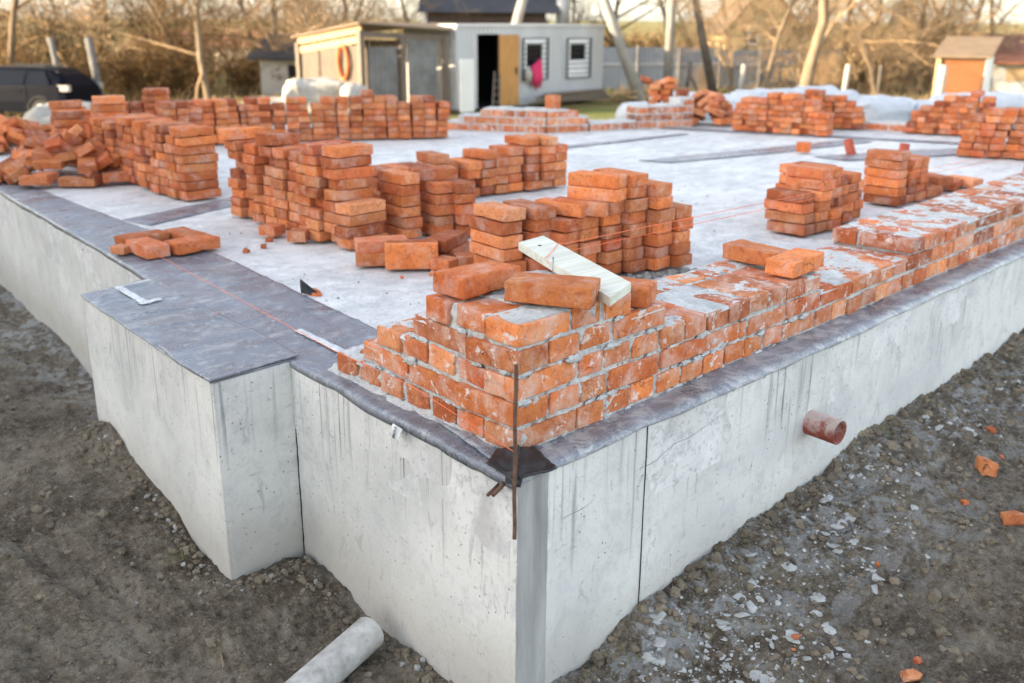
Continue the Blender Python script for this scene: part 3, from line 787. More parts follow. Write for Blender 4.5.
# ------------------------------------------------------------------ the concrete foundation
ZS = -.016                                # top of the slab; the felt and the mortar bed lie on it
fnd = thing('concrete_foundation', (0, 0, 0), 'pale grey concrete house foundation with flat slab and side buttress', 'foundation')
cor = Vector((-.092, -.098, 0)); wl = Vector((.012, 1.114, 0)); pf = Vector((-.292, 1.114, 0)); pb = Vector((-.14, 2.516, 0)); wb = Vector((.205, 2.58, 0)); w0 = Vector((.60, 5.80, 0)); w1 = Vector((1.0, 9.3, 0))
def wall_face(mb, p, q, z0, z1, step=.02, amp=.0022, inward=None, nz=None):
    d = q-p; L = d.length; dn = d.normalized(); nrm = Vector((dn.y, -dn.x, 0))
    nu = max(2, int(L/step)); nv = nz or max(2, int((z1-z0)/step))
    def fn(u, v):
        s = u*L; z = z0+(z1-z0)*v
        c = p + dn*s + Vector((0, 0, z)); k = Vector((c.x*2.3, c.y*2.3, c.z*2.3))
        o = amp*(noise.noise(k) + .5*noise.noise(k*4)) 
        ed = min(s, L-s)
        if ed < .006: o = -.004*abs(noise.noise(Vector((z*22, s, p.x*9)))) - .002
        return c + nrm*o
    mb.grid(fn, nu, nv)
wm = MB()
wall_face(wm, w1, w0, -1.4, ZS, .06); wall_face(wm, w0, wb, -1.4, ZS, .03)
wall_face(wm, wl, cor, -1.2, ZS, .016); wall_face(wm, cor, Vector((1.6, -.125, 0)), -1.2, ZS, .016); wall_face(wm, Vector((1.6, -.125, 0)), Vector((9.3, -.10, 0)), -1.2, ZS, .05)
wm.build('footing_wall', MT['conc'], fnd, True)
pm = MB()
wall_face(pm, wb, pb, -1.4, ZS, .03); wall_face(pm, pb, pf, -1.3, ZS, .016); wall_face(pm, pf, wl, -1.2, ZS, .012)
pm.add([wb + Vector((.1, 0, ZS)), pb + Vector((0, 0, ZS)), pf + Vector((0, 0, ZS)), wl + Vector((.1, 0, ZS))], [(0, 1, 2, 3)])
pm.build('buttress', MT['conc'], fnd, True)
sm = MB()
poly = [(cor.x, cor.y), (1.6, -.125), (9.3, -.10), (9.3, 3.0), (8.95, 3.6), (8.5, 4.8), (7.9, 5.4), (6.3, 5.75), (5.75, 6.6), (5.3, 7.4), (2.6, 9.3), (w1.x, w1.y), (w0.x, w0.y), (wb.x, wb.y), (wl.x, wl.y)]
sm.prism(poly, ZS-.25, ZS)
sm.build('slab', MT['slab'], fnd)
# far sides of the foundation down to the soil
fm = MB()
fp = [Vector((x, y, 0)) for x, y in poly[2:12]]
for a, b in zip(fp[:-1], fp[1:]):
    wall_face(fm, a, b, -1.5, ZS-.25, .3)
fm.build('rear_wall', MT['conc'], fnd)
# smooth trowelled band at the corner and the shutter joint further on
bm_ = MB(); wall_face(bm_, cor + Vector((-.001, -.004, 0)), Vector((.025, -.1040, 0)), -1.2, ZS-.002, .02, .0008)
bm_.build('corner_strip', MT['smooth'], fnd, True)
jm = MB()
for (p, z0, z1, wdt) in (((.455, -.1062), -.66, ZS, .0042),):
    pts = [(p[0]+.004*noise.noise(Vector((z*5, 1, 0))), p[1]-.002, z) for z in np.linspace(z0, z1, 24)]
    jm.tube(pts, wdt/2, 5)
jm.build('shutter_joint', MT['crack'], fnd)
cm = MB()
pts = []
for t in np.linspace(0, 1, 30):
    xx = .02+.95*t
    pts.append((xx, -.0995-.0155*xx+.0006, -.20+.115*t+.016*noise.noise(Vector((t*9, 4, 0)))))
jm = MB(); jm.tube(pts[2:26], .0016, 5); jm.build('hairline_crack', mat_simple('grey crack', (.20, .20, .205), .9, .2, 20, bump=0), fnd)
# red pipe through the right wall, with its own wall thickness
def hollow(mb, a, b, ro, ri, n=32):
    a, b = Vector(a), Vector(b); t = (b-a).normalized(); u = t.orthogonal().normalized(); w = t.cross(u)
    prof = [(a, ro), (b, ro), (b, ri), (a, ri)]
    vs = [c + (u*cos(2*pi*j/n) + w*sin(2*pi*j/n))*r for c, r in prof for j in range(n)]
    mb.add(vs, [(i*n+j, i*n+(j+1) % n, ((i+1) % 4)*n+(j+1) % n, ((i+1) % 4)*n+j) for i in range(3) for j in range(n)])
hp = MB(); hollow(hp, (1.470, .10, -.292), (1.450, -.250, -.301), .0475, .0435)
o = hp.build('drain_pipe', MT['pipe'], fnd, True); o['label'] = 'short red drain pipe jutting from the right wall'
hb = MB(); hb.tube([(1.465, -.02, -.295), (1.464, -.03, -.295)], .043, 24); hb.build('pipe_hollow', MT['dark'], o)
o['base_at'] = tuple(Vector(fnd['base_at']))
for (x, y, tl, lb) in ((6.76, 2.36, .10, 'leaning red pipe stub in the slab, left of two'), (6.83, 1.93, -.02, 'upright red pipe stub in the slab, right of two')):
    hp = MB(); hollow(hp, (x, y, -.03), (x - tl*.3, y + tl*.4, .115), .043, .037, 20)
    o = hp.build('pipe_stub', mat_simple('red plastic pipe', (.42, .085, .045), .5, .25, 9, bump=.1), fnd, True); o['label'] = lb
rb = MB(); rb.tube([(-.080, -.045, -.030), (-.115, -.060, -.034), (-.150, -.064, -.044)], .006, 8)
rb.tube([(-.080, -.02, -.050), (-.140, -.035, -.058)], .005, 8)
rb.build('rebar_stub', MT['rust'], fnd, True)

# tall rusty bar standing against the corner, ribbed
rbm = MB(); pts, rad = [], []
for k in range(0, 241):
    z = .300 - k*(.485/240); pts.append((-.116+.003*sin(z*6)+.0015*sin(z*31), -.111+.002*sin(z*9), z+.02)); rad.append(.0050 if k % 3 else .0061)
rbm.tube(pts, rad, 10)
tag(rbm.build('rebar', MT['rust'], None, True, loc=(-.07, -.07, -.18)), 'rusty ribbed steel bar standing upright against the wall corner', 'steel bar')

# ------------------------------------------------------------------ bitumen felt
def sheet(name, outline_in, outline_out, z, nu, nv, droop=.0, label='', over=.03, seed=0, wav=.004, thick=.004, mat='felt', ragged=.012, crease=1.0):
    """a strip of felt between an inner and an outer line; its outer edge laps over the slab edge and sags"""
    A = [Vector((*p, 0)) for p in outline_in]; B = [Vector((*p, 0)) for p in outline_out]
    def along(P, u):
        ls = [(P[i+1]-P[i]).length for i in range(len(P)-1)]; t = u*sum(ls)
        for i, l in enumerate(ls):
            if t <= l or i == len(ls)-1: return P[i].lerp(P[i+1], min(1, t/l))
            t -= l
    vs = []
    for i in range(nu+1):
        u = i/nu; a, b = along(A, u), along(B, u)
        d = (b-a); W = d.length; dn = d/W if W else d
        LL = sum((B[q+1]-B[q]).length for q in range(len(B)-1)); oo = over*(1+.45*fbm(Vector((u*LL*1.3+seed, 2, 0)), 3)) + ragged*.35*fbm(Vector((u*LL*5+seed, 7, 0)), 3)
        for j in range(nv+1):
            v = j/nv; s = v*(W+oo)
            p = a + dn*s
            zz = z + wav*(.5+.5*fbm(Vector((p.x*5+seed, p.y*3, 0)), 4)) + wav*.8*max(0, 1-abs(noise.noise(Vector((p.x*2.2+seed, p.y*4.5, 5))))*9)*crease
            ex = s - W
            if ex > 0:
                q = ex/max(oo, 1e-4)
                p = a + dn*(W + ex*(1-droop*q*.8)); zz -= ex*droop*q*1.1
            vs.append((p.x, p.y, zz))
    fs = [(i*(nv+1)+j, i*(nv+1)+j+1, (i+1)*(nv+1)+j+1, (i+1)*(nv+1)+j) for i in range(nu) for j in range(nv)]
    me = bpy.data.meshes.new(name); me.from_pydata(vs, [], fs); me.materials.append(MT[mat])
    me.polygons.foreach_set('use_smooth', [True]*len(fs))
    o = bpy.data.objects.new(name, me); COL.objects.link(o)
    md = o.modifiers.new('thickness', 'SOLIDIFY'); md.thickness = thick; md.offset = 1
    tag(o, label, 'roofing felt', 'strips of bitumen felt on the foundation')
    return o
ZF = ZS + .001
sheet('roofing_felt', [(.46, -.02), (.462, 1.20), (.54, 1.80), (.66, 2.70), (.73, 4.45), (.80, 5.60), (1.2, 9.2)], [(-.094, -.092), (.008, 1.05), (.06, 1.60), (.205, 2.60), (.36, 3.80), (.60, 5.80), (1.0, 9.25)], ZF, 420, 34, .95, 'long grey bitumen felt strip along the left slab edge', .026, 1, .006)
sheet('roofing_felt', [(.02, .36), (2.2, .40), (5, .40), (9.2, .42)], [(-.09, -.100), (1.6, -.125), (5, -.116), (9.25, -.10)], ZF+.0045, 500, 16, .8, 'narrow grey felt strip under the right brick wall', .016, 5, .004, mat='feltdusty')
sheet('roofing_felt', [(.05, 1.135), (.115, 1.60), (.16, 2.20), (.17, 2.50)], [(-.292, 1.118), (-.255, 1.55), (-.18, 2.20), (-.142, 2.50)], ZF+.003, 140, 60, .5, 'square blue-grey felt sheet covering the buttress top', .010, 11, .007, .006)
sheet('roofing_felt', [(.055, 1.13), (.10, 1.45), (.105, 1.52)], [(-.294, 1.116), (-.262, 1.44), (-.235, 1.60)], ZF+.010, 60, 60, .6, 'felt offcut lapped over the near end of the buttress', .012, 12, .005, .005)
sheet('roofing_felt', [(.76, 3.70), (1.6, 3.98), (2.4, 4.1)], [(.72, 3.98), (1.55, 4.2), (2.35, 4.3)], ZF+.002, 60, 8, 0, 'narrow cross strip of felt between the two big stacks', 0, 15, .004)
sheet('roofing_felt', [(5.0, 3.42), (6.4, 3.16), (7.9, 2.88)], [(5.1, 3.15), (6.4, 2.86), (7.8, 2.66)], ZF+.002, 80, 10, 0, 'dark felt strip lying on the middle of the bare slab', 0, 19, .004)
sheet('roofing_felt', [(4.35, 4.62), (5.6, 4.52), (7.0, 4.38)], [(4.4, 4.50), (5.6, 4.38), (7.0, 4.30)], ZF+.002, 60, 6, 0, 'thin felt strip on the slab before the far brick walls', 0, 23, .004)
sheet('roofing_felt', [(6.35, 2.52), (7.4, 2.10), (8.6, 1.5)], [(6.30, 2.20), (7.2, 1.75), (8.5, 1.25)], ZF+.002, 60, 6, 0, 'dark felt patch around the two red pipe stubs', 0, 29, .004)
sheet('roofing_felt', [(7.4, 4.9), (8.1, 2.9), (8.6, 1.4)], [(7.25, 4.85), (7.95, 2.85), (8.45, 1.35)], ZF+.003, 60, 4, 0, 'thin felt strip along the slab before the far stacks', 0, 31, .004)
# torn black flap of bitumen at the corner, and one sticking up by the slab edge of the felt
fl = MB()
for c4, sd_ in (((( -.022, .052, .010), (-.100, .012, .008), (-.010, -.022, .040), (-.106, -.108, .004)), 1), (((-.012, -.016, .036), (-.112, -.112, .010), (.062, -.012, .010), (.036, -.122, -.012)), 2),
                (((-.100, -.060, .010), (-.118, -.078, -.012), (-.092, -.116, .014), (-.112, -.126, -.016)), 3)):
    A_, B_, C_, D_ = (Vector(q) for q in c4)
    fl.grid(lambda u, v: A_.lerp(B_, u).lerp(C_.lerp(D_, u), v) + Vector((0, 0, .004*noise.noise(Vector((u*4, v*4, sd_*5))) + .010*max(0, v-.8)*5*(.5+noise.noise(Vector((u*5, sd_, 0))))*.6)), 14, 14)
o = fl.build('bitumen_flap', MT['black'], None, True, loc=(-.05, -.09, -.04)); tag(o, 'torn black bitumen wrapped round the wall corner', 'bitumen flap')
md = o.modifiers.new('t', 'SOLIDIFY'); md.thickness = .004
fl = MB()
fl.grid(lambda u, v: Vector((.535+.05*u+.012*v*v, 1.83-.06*u+.02*v, ZF+.008+.062*v*(1-u)+.006*noise.noise(Vector((u*5, v*5, 3))))), 10, 10)
o = fl.build('bitumen_flap', MT['black'], None, True, loc=(.55, 1.82, 0)); tag(o, 'small black felt offcut curling up beside a brick chip', 'bitumen flap')
md = o.modifiers.new('t', 'SOLIDIFY'); md.thickness = .003
# white film tape
def tape(pts, w, label, z):
    mb = MB(); P = [Vector((*p, 0)) for p in pts]
    for a, b in zip(P[:-1], P[1:]):
        d = (b-a).normalized(); nrm = Vector((-d.y, d.x, 0)); n = 30; L = (b-a).length
        mb.grid(lambda u, v: a + d*(u*L) + nrm*((v-.5)*w*(1+.12*noise.noise(Vector((u*14, v*3, 1))))) + Vector((0, 0, z-.004+.002*noise.noise(Vector((u*9, v*2, L))))), n, 4)
        z += .0015
    o = mb.build('film_tape', MT['tape'], None, True, loc=(*P[0].xy, z)); tag(o, label, 'tape')
    md = o.modifiers.new('t', 'SOLIDIFY'); md.thickness = .0012
tape([(.015, 2.49), (-.02, 2.135)], .036, 'white film tape on the buttress felt, bent into an angle', ZF+.0165)
tape([(-.045, 2.148), (.055, 2.165)], .034, 'short stub of white tape at the foot of the angle', ZF+.0185)
tape([(.232, 1.40), (.197, 1.06)], .034, 'straight white film tape on felt ending at the brick steps', ZF+.0135)
# printed scrap of film hanging at the felt's edge
sc = thing('film_scrap', tuple(left_pt(.395, -.115, -.035)), 'white printed film scrap hanging over the left wall edge', 'film scrap')
mb = MB(); e0 = left_pt(.43, -.108, -.014); e1 = left_pt(.375, -.112, -.014)
dn_ = Vector((-.006, -.002, -.040)) + LDIR*.018
mb.grid(lambda u, v: e0.lerp(e1, u) + dn_*v + Vector((-.003*sin(v*3), 0, 0)), 6, 6)
o = mb.build('film', MT['tape'], sc, True)
cu = bpy.data.curves.new('letters', 'FONT'); cu.body = 'VO8'; cu.size = .021; cu.align_x = 'CENTER'; cu.align_y = 'CENTER'; cu.extrude = .0003
to = bpy.data.objects.new('lettering', cu); COL.objects.link(to)
ex = (dn_).normalized(); ey = (e1-e0).normalized()*1.0; ez = ex.cross(ey).normalized()
if ez.x > 0: ez = -ez; ey = -ey
mt = Matrix((ex, ey, ez)).transposed().to_4x4(); mt.translation = (e0+e1)/2 + dn_*.5 + ez*.0055
me = bpy.data.meshes.new_from_object(to); bpy.data.objects.remove(to)
to = bpy.data.objects.new('lettering', me); COL.objects.link(to); me.materials.clear(); me.materials.append(MT['ink'])
to.parent = sc; to.matrix_local = Matrix.Translation(-Vector(sc['base_at'])) @ mt
# cement and mud smeared along the right slab edge
mud = MB()
for k in range(16):
    x0 = U(1.0, 6.0) if k > 3 else (1.02, 1.55, 2.1, 2.8)[k]; L = U(.12, .45); hh = U(.02, .05)
    def fn(u, v, x0=x0, L=L, hh=hh, k=k):
        n = fbm(Vector((u*5+k*7, 1, 0)), 3)
        e = min(1, u*6, (1-u)*6)
        return Vector((x0+u*L, -.02-.10*v*e, -.010+.004*e - (hh*v*v*(.6+.5*n))*e - .001*k % .003))
    mud.grid(fn, 24, 5)
struct(mud.build('mud_smears', MT['mud'], smooth=True), 'stuff')

# ------------------------------------------------------------------ plank, nail and lines
pk = MB()
zc = 5*CP+.002; zt = zc+.026
q4 = [Vector((.275, -.090)), Vector((.442, -.032)), Vector((.713, .566)), Vector((.573, .550))]
nn = 26
def plank_pt(u, v, z):
    a = q4[0].lerp(q4[1], v); b = q4[3].lerp(q4[2], v); p = a.lerp(b, u)
    return Vector((p.x, p.y, z + .006*u))
pk.grid(lambda u, v: plank_pt(u, v, zt), nn, 8)
pk.grid(lambda u, v: plank_pt(u, 1-v, zc), nn, 8)
pk.grid(lambda u, v: plank_pt(u, 0, zc+(zt-zc)*v), nn, 2); pk.grid(lambda u, v: plank_pt(u, 1, zt-(zt-zc)*v), nn, 2)
pk.grid(lambda u, v: plank_pt(0, u, zt-(zt-zc)*v), 8, 2); pk.grid(lambda u, v: plank_pt(1, u, zc+(zt-zc)*v), 8, 2)
plank_o = thing('plank', (.5, .25, zc), 'short pale sawn plank lying across the corner bricks', 'plank')
pk.build('board', MT['plank'], plank_o)
kn = MB(); kn.tube([plank_pt(.86, .42, zt-.002), plank_pt(.86, .42, zt+.0012)], .006, 12); kn.build('knot_hole', MT['dark'], plank_o)
nl = MB(); nb = Vector((.36, .20, Z5)); nl.tube([nb + Vector((0, 0, -.02)), nb + Vector((.002, .001, .075))], .0022, 8); nl.tube([nb + Vector((.002, .001, .075)), nb + Vector((.002, .001, .077))], .0042, 8)
tag(nl.build('nail', mat_simple('grey nail steel', (.3, .3, .31), .4, .1, metal=.9, bump=0), None, True, loc=tuple(nb)), 'thin grey nail standing in the mortar beside the plank', 'nail')
def line(pts, r, label):
    mb = MB(); mb.tube(pts, r, 6); tag(mb.build('string_line', MT['string'], None, True, loc=tuple(pts[0])), label, 'string line')
s0 = plank_pt(.62, -.02, zt-.01); s1 = plank_pt(.66, .02, zt+.0016); s2 = plank_pt(.80, .99, zt+.0016)
far = Vector((8.95, .28, .36))
line([s0, s1, plank_pt(.72, .5, zt+.003), s2, s2 + Vector((.04, -.002, -.006)), s2.lerp(far, .5)+Vector((0, 0, -.015)), far], .0011, 'upper orange string wrapped round the plank, running along the right wall')
line([plank_pt(.70, 1.005, zt-.012), (plank_pt(.70, 1.0, zt).lerp(far, .5))+Vector((0, -.01, -.03)), far+Vector((0, .01, -.03))], .0011, 'lower orange string leaving the plank under the first')
line([(.36, 2.80, .030), tuple(left_pt(.93, -.008, .068)), tuple(left_pt(.45, -.014, .072)), (-.108, -.102, .078)], .0012, 'orange string stretched along the left felt to the rusty bar')

# ------------------------------------------------------------------ ground
GP = [(.1, -.12, -.751), (.56, -.12, -.65), (.94, -.12, -.60), (1.43, -.12, -.585), (1.9, -.12, -.53), (2.4, -.12, -.525), (3.07, -.12, -.511), (3.97, -.12, -.473), (6, -.12, -.45), (9, -.2, -.6),
      (-.06, .19, -.822), (-.03, .63, -.838), (-.02, 1.0, -.79), (-.30, 1.09, -.766), (-.21, 1.88, -.66), (-.16, 2.32, -.59), (.2, 2.7, -.80), (.34, 3.7, -.865), (.5, 4.9, -.80), (.64, 6.1, -.785), (1.0, 9.3, -.8),
      (-.3, -.5, -.80), (-1.5, -1.5, -.82), (.6, -.9, -.665), (1.9, -.8, -.57), (2.6, -1.6, -.55), (1.6, -2.4, -.62), (4, -1.2, -.45), (6, -2.5, -.5), (-1.2, .8, -.80), (-1.2, 2.5, -.78), (-.6, 4.2, -.80), (-2.5, 4, -.8), (-.4, 7, -.8), (3, -4, -.65), (-1, -3, -.8), (-4, 0, -.8), (9, -4, -.7), (.3, -.5, -.715)]
GPa = np.array(GP)
def base_ground(x, y):
    d2 = (GPa[:, 0]-x)**2 + (GPa[:, 1]-y)**2 + 1e-4
    w = 1/d2**1.4
    return float((w*GPa[:, 2]).sum()/w.sum())
def ground_z(x, y, rough=True):
    dx, dy = x-CAM.x, y-CAM.y; D = dx*H2.x + dy*H2.y; rad = math.hypot(dx, dy); side = dx*R2.x + dy*R2.y
    z = base_ground(x, y) if rad < 30 else -.8
    t = max(0, min(1, (rad-9)/12)); t = t*t*(3-2*t)
    fz = -1.50 - .25*max(0, min(1, (-side-8)/6))
    if rad > 60: fz += .0
    z = z*(1-t) + fz*t
    if rough:
        p = Vector((x, y, 0))
        nearw = 1.0 if rad < 9 else max(.35, 9/rad)
        z += nearw*(.034*fbm(p*1.7, 4) + .013*fbm(p*8+Vector((3, 1, 0)), 4))
        if x < .4 and rad < 9: z += .030*fbm(Vector((x*6+y*.8, y*.7, 4)), 3)*min(1, max(0, (-x+.1)*2))
        if rad < 9: z += .017*abs(noise.noise(p*18)) + .012*noise.noise(p*40+Vector((2, 2, 0))) + .009*max(0, noise.noise(p*75))
        # loose earth banked against the wall on the right
        if y < -.08 and x > 0: z += .03*max(0, 1-(-.1-y)/.22)*(.5+noise.noise(Vector((x*5, 0, 3))))
    return z
angs = list(np.radians(np.concatenate([np.linspace(-279, 8-1.0, 70), np.linspace(8, 80.8, 420)])))
rads = list(np.geomspace(.9, 9.5, 330)) + list(np.geomspace(9.8, 1500, 90))
gv = []
for r in rads:
    for a in angs: 
        x, y = CAM.x + r*cos(a), CAM.y + r*sin(a)
        inside = (x > .9 and y > .3 and x < 8.6 and y < 5 + (8.6-x)*.55 and y < 8.6) 
        gv.append((x, y, -.95 if inside else ground_z(x, y)))
na = len(angs); gf = []
for i in range(len(rads)-1):
    for j in range(na):
        j2 = (j+1) % na
        gf.append((i*na+j, (i+1)*na+j, (i+1)*na+j2, i*na+j2))
gv.append((CAM.x, CAM.y, -.8)); gf += [(len(gv)-1, j, (j+1) % na) for j in range(na)]
gm = bpy.data.meshes.new('ground'); gm.from_pydata(gv, [], gf); gm.materials.append(MT['soil'])
gm.polygons.foreach_set('use_smooth', [True]*len(gm.polygons))
go = bpy.data.objects.new('ground', gm); COL.objects.link(go); struct(go)

# clods, rubble and cement crumbs
def lump(seed, n=7, flat=.7, rough=.45, nu=None):
    rs = random.Random(seed); off = Vector((rs.uniform(-50, 50),)*3)
    mb = MB(); nu = nu or 9
    def fn(u, v):
        a, t = u*2*pi, v*pi
        p = Vector((cos(a)*sin(t), sin(a)*sin(t), cos(t)))
        q = Vector((cos(a)*sin(t), sin(a)*sin(t), cos(t)))
        r = 1 + rough*noise.noise(q*1.5+off) + rough*.6*noise.noise(q*3.4+off)
        return Vector((p.x*r, p.y*r*.85, p.z*r*flat))
    mb.grid(fn, nu, n)
    return mb.v, mb.f
def shard(seed, flat=.62):
    rs = random.Random(seed); vs, fs = lump(seed, 5, flat, .55, 7)
    out = [Vector(v) for v in vs]
    for _ in range(5):
        n = Vector((rs.gauss(0, 1), rs.gauss(0, 1), rs.gauss(0, .8))).normalized(); d = rs.uniform(.35, .75)
        out = [v - n*(max(0, v.dot(n)-d)*.9) for v in out]
    return out, fs
LUMPS = [shard(k) for k in range(16)]; FLAT = [shard(40+k, .22) for k in range(10)]
clods, stones, cem = MB(), MB(), MB()
def scatter(mb, kinds, n, region, smin, smax, sink=.3, power=2.4):
    for _ in range(n):
        x, y = region()
        s = smin + (smax-smin)*rnd()**power
        vs, fs = random.choice(kinds); R = Euler((U(-.3, .3), U(-.3, .3), U(0, 6.3))).to_matrix()
        c = Vector((x, y, ground_z(x, y) + s*(.45-sink)))
        mb.add([c + R @ (v if isinstance(v, Vector) else Vector(v))*s for v in vs], fs)
def reg_right():
    while True:
        x = U(-.2, 4.5); y = -.13 - abs(random.gauss(0, .5))
        return x, y
def reg_rwall(): return U(.0, 5.5), -.115 - abs(random.gauss(0, .035))
def reg_left():
    while True:
        x, y = U(-1.6, .3), U(-.6, 5.5)
        if (y < 1.1 and x < -.08) or (1.1 <= y < 2.6 and x < -.32+.10*(y-1.1)) or (y >= 2.6 and x < .12+.12*(y-2.6)): return x, y
def reg_lwall():
    t = rnd()
    if t < .4: y = U(-.05, 1.05); return -.06 - abs(random.gauss(0, .05)), y
    if t < .6: return U(-.30, .0), 1.08 - abs(random.gauss(0, .05))
    y = U(1.1, 2.5); return -.31+.11*(y-1.1)-abs(random.gauss(0, .05)), y
scatter(clods, LUMPS, 4200, reg_right, .002, .020, .5, 5); scatter(clods, LUMPS, 900, reg_rwall, .003, .030, .5, 2.8)
scatter(clods, LUMPS, 3600, reg_left, .002, .018, .5, 5); scatter(clods, LUMPS, 650, reg_lwall, .003, .024, .5, 2.8)
scatter(clods, LUMPS, 700, reg_right, .005, .032, .5, 2.6); scatter(clods, LUMPS, 650, reg_left, .005, .030, .5, 2.6)
struct(clods.build('earth_clods', MT['clod']), 'stuff')
scatter(stones, LUMPS, 500, reg_right, .002, .012, .45, 4.5); scatter(stones, LUMPS, 420, reg_left, .002, .010, .45, 4.5); scatter(stones, LUMPS, 110, reg_lwall, .003, .018, .45, 3)
struct(stones.build('pale_rubble', MT['stone']), 'stuff')
def reg_cem():
    c = random.choice([(.42, -.33), (.55, -.42), (.75, -.36), (.35, -.5), (.95, -.33), (1.35, -.32), (1.7, -.3), (2.4, -.35), (.25, -.30), (.62, -.6), (1.2, -.5), (3.0, -.5)])
    return c[0]+random.gauss(0, .14), min(-.15, c[1]+random.gauss(0, .08))
scatter(cem, FLAT, 430, reg_cem, .004, .034, .50, 3.2); scatter(cem, LUMPS, 1300, reg_cem, .0015, .011, .45, 3)
struct(cem.build('cement_spill', MT['splat']), 'stuff')
crumbs = MB()
for k in range(46):
    t = k/46; c = gp(2.6-2.7*t, -.165) + Vector((random.gauss(0, .03), random.gauss(0, .025), 0)); s = U(.008, .022); vs, fs = random.choice(LUMPS)
    crumbs.add([Vector((c.x, c.y, ZS+s*.4)) + Vector(v)*s for v in vs], fs)
for k in range(240):
    s = U(.002, .0075); vs, fs = random.choice(LUMPS); x, y = U(.2, 4.2), U(.45, 3.8)
    crumbs.add([Vector((x, y, ZS+s*.4)) + Vector(v)*s for v in vs], fs)
struct(crumbs.build('mortar_crumbs', MT['stone'], smooth=True), 'stuff')
# brick fragments, each its own
def frag(name, p, s, seed, label, cut=(1, .8, .6)):
    rs = random.Random(seed)
    mb = MB(); vs, fs = brick_geo(2*s*cut[0], 2*s*cut[1], 2*s*cut[2], seed, (8, 6, 5), r=s*.18, wob=s*.10, chip=0)
    out = list(vs)
    for _ in range(4):
        nrm = Vector((rs.gauss(0, 1), rs.gauss(0, 1), rs.gauss(.2, .6))).normalized(); lim = s*rs.uniform(.38, .72)
        res = []
        for v in out:
            e = v.dot(nrm) - lim
            if e > 0: v = v - nrm*e*.95 + Vector((noise.noise(v*90), noise.noise(v*90+Vector((3, 3, 3))), noise.noise(v*90+Vector((7, 3, 3)))))*s*.05
            res.append(v)
        out = res
    mb.add(out, fs)
    fm_ = mb.mesh(name, MT['brick'], True); fm_.set_sharp_from_angle(angle=radians(28)); o = bpy.data.objects.new(name, fm_); COL.objects.link(o)
    z = p[2] if len(p) > 2 else ground_z(p[0], p[1])
    o.location = (p[0], p[1], z + s*cut[2]*.75); o.rotation_euler = (rs.uniform(-.25, .25), rs.uniform(-.25, .25), rs.uniform(0, 6))
    tag(o, label, 'brick fragment', 'broken brick pieces lying about')
def on_ground(px, py):
    d = fw + rt*((px-512)/FPX) - up*((py-341.5)/FPX); t = (-.3-CAM.z)/d.z
    for _ in range(40):
        q = CAM + d*t
        e = q.z - ground_z(q.x, q.y, False); t += e*.8/abs(d.z)*.9
    return q.x, q.y
for i, (x, y, s, cut, lb) in enumerate([
    (2.06, -.585, .055, (1, .7, .55), 'half brick with dusty top lying on the earth by the right wall'),
    (1.74, -.785, .050, (1, .75, .6), 'tilted half brick on dark earth at the frame edge'),
    (2.43, -.46, .032, (1, .7, .4), 'flat brick flake nearest the concrete wall at right'),
    (1.77, -.61, .022, (1, .9, .7), 'small squarish brick bit below the dusty half brick'),
    (1.86, -.575, .013, (1, .8, .6), 'tiny brick crumb left of the small squarish bit'),
    (.72, -.87, .034, (1, .8, .5), 'angular red brick shard low in the picture among clods'),
    (.83, -.85, .017, (1, .7, .5), 'thin brick shard just above the angular red one'),
    (.70, -.53, .018, (1, .7, .4), 'small red brick flake amid grey cement spill'),
    (.66, -.545, .010, (1, .8, .5), 'tiny red crumb beside the flake in the cement spill'),
    (1.18, -.56, .014, (1, .6, .5), 'small brick crumb on the earth below the drain pipe'),
    (.75, -.95, .014, (1, .7, .5), 'little brick chip right of the angular shard'),
    (.34, -.82, .012, (1, .7, .5), 'brick chip at the bottom edge among clods'),
    (2.25, -.58, .015, (1, .7, .5), 'brick crumb behind the dusty half brick'),
    (-.17, .62, .020, (1, .55, .3), 'curved red brick shard beside the white pipe'),
]):
    frag('brick_fragment', (x, y), s*.85, 60+i, lb, cut)
for i, (x, y, s, cut, lb) in enumerate([(.585, 1.80, .045, (1, .8, .18), 'thin brick chip lying on the slab beside the black flap'), (1.02, 2.86, .020, (1, .8, .7), 'orange brick crumb on slab between ring and tall stack'),
    (.92, 2.75, .022, (1, .7, .5), 'pale brick crumb on slab before the tall stack'), (.80, 2.72, .018, (1, .8, .7), 'red brick crumb nearest the ring on the slab'),
    (1.18, 1.70, .022, (1, .8, .7), 'brick crumb at the left foot of the bricks on edge'), (1.24, 1.64, .016, (1, .8, .7), 'small orange crumb before the bricks on edge'), (1.03, 1.75, .010, (1, .8, .7), 'tiny red crumb left of the bricks on edge'),
    (.13, 1.83, .006, (1, .8, .7), 'tiny red speck of brick on the felt by the string')]):
    frag('brick_fragment', (x, y, ZS+.002), s, 160+i, lb, cut)
# white plastic pipe lying by the wall
wp = MB(); pz = -.775
hollow(wp, (-.135, .52, pz+.02), (-.95, .315, pz-.02), .056, .050, 28)
pw = thing('plastic_pipe', (-.5, .42, pz-.05), 'dusty white plastic pipe lying on earth against the wall', 'pipe')
wp.build('pipe_wall', MT['pvc'], pw, True)
pe = MB(); pe.tube([(-.143, .518, pz+.02), (-.150, .516, pz+.02)], .0505, 24); pe.build('dirt_plug', MT['clod'], pw)
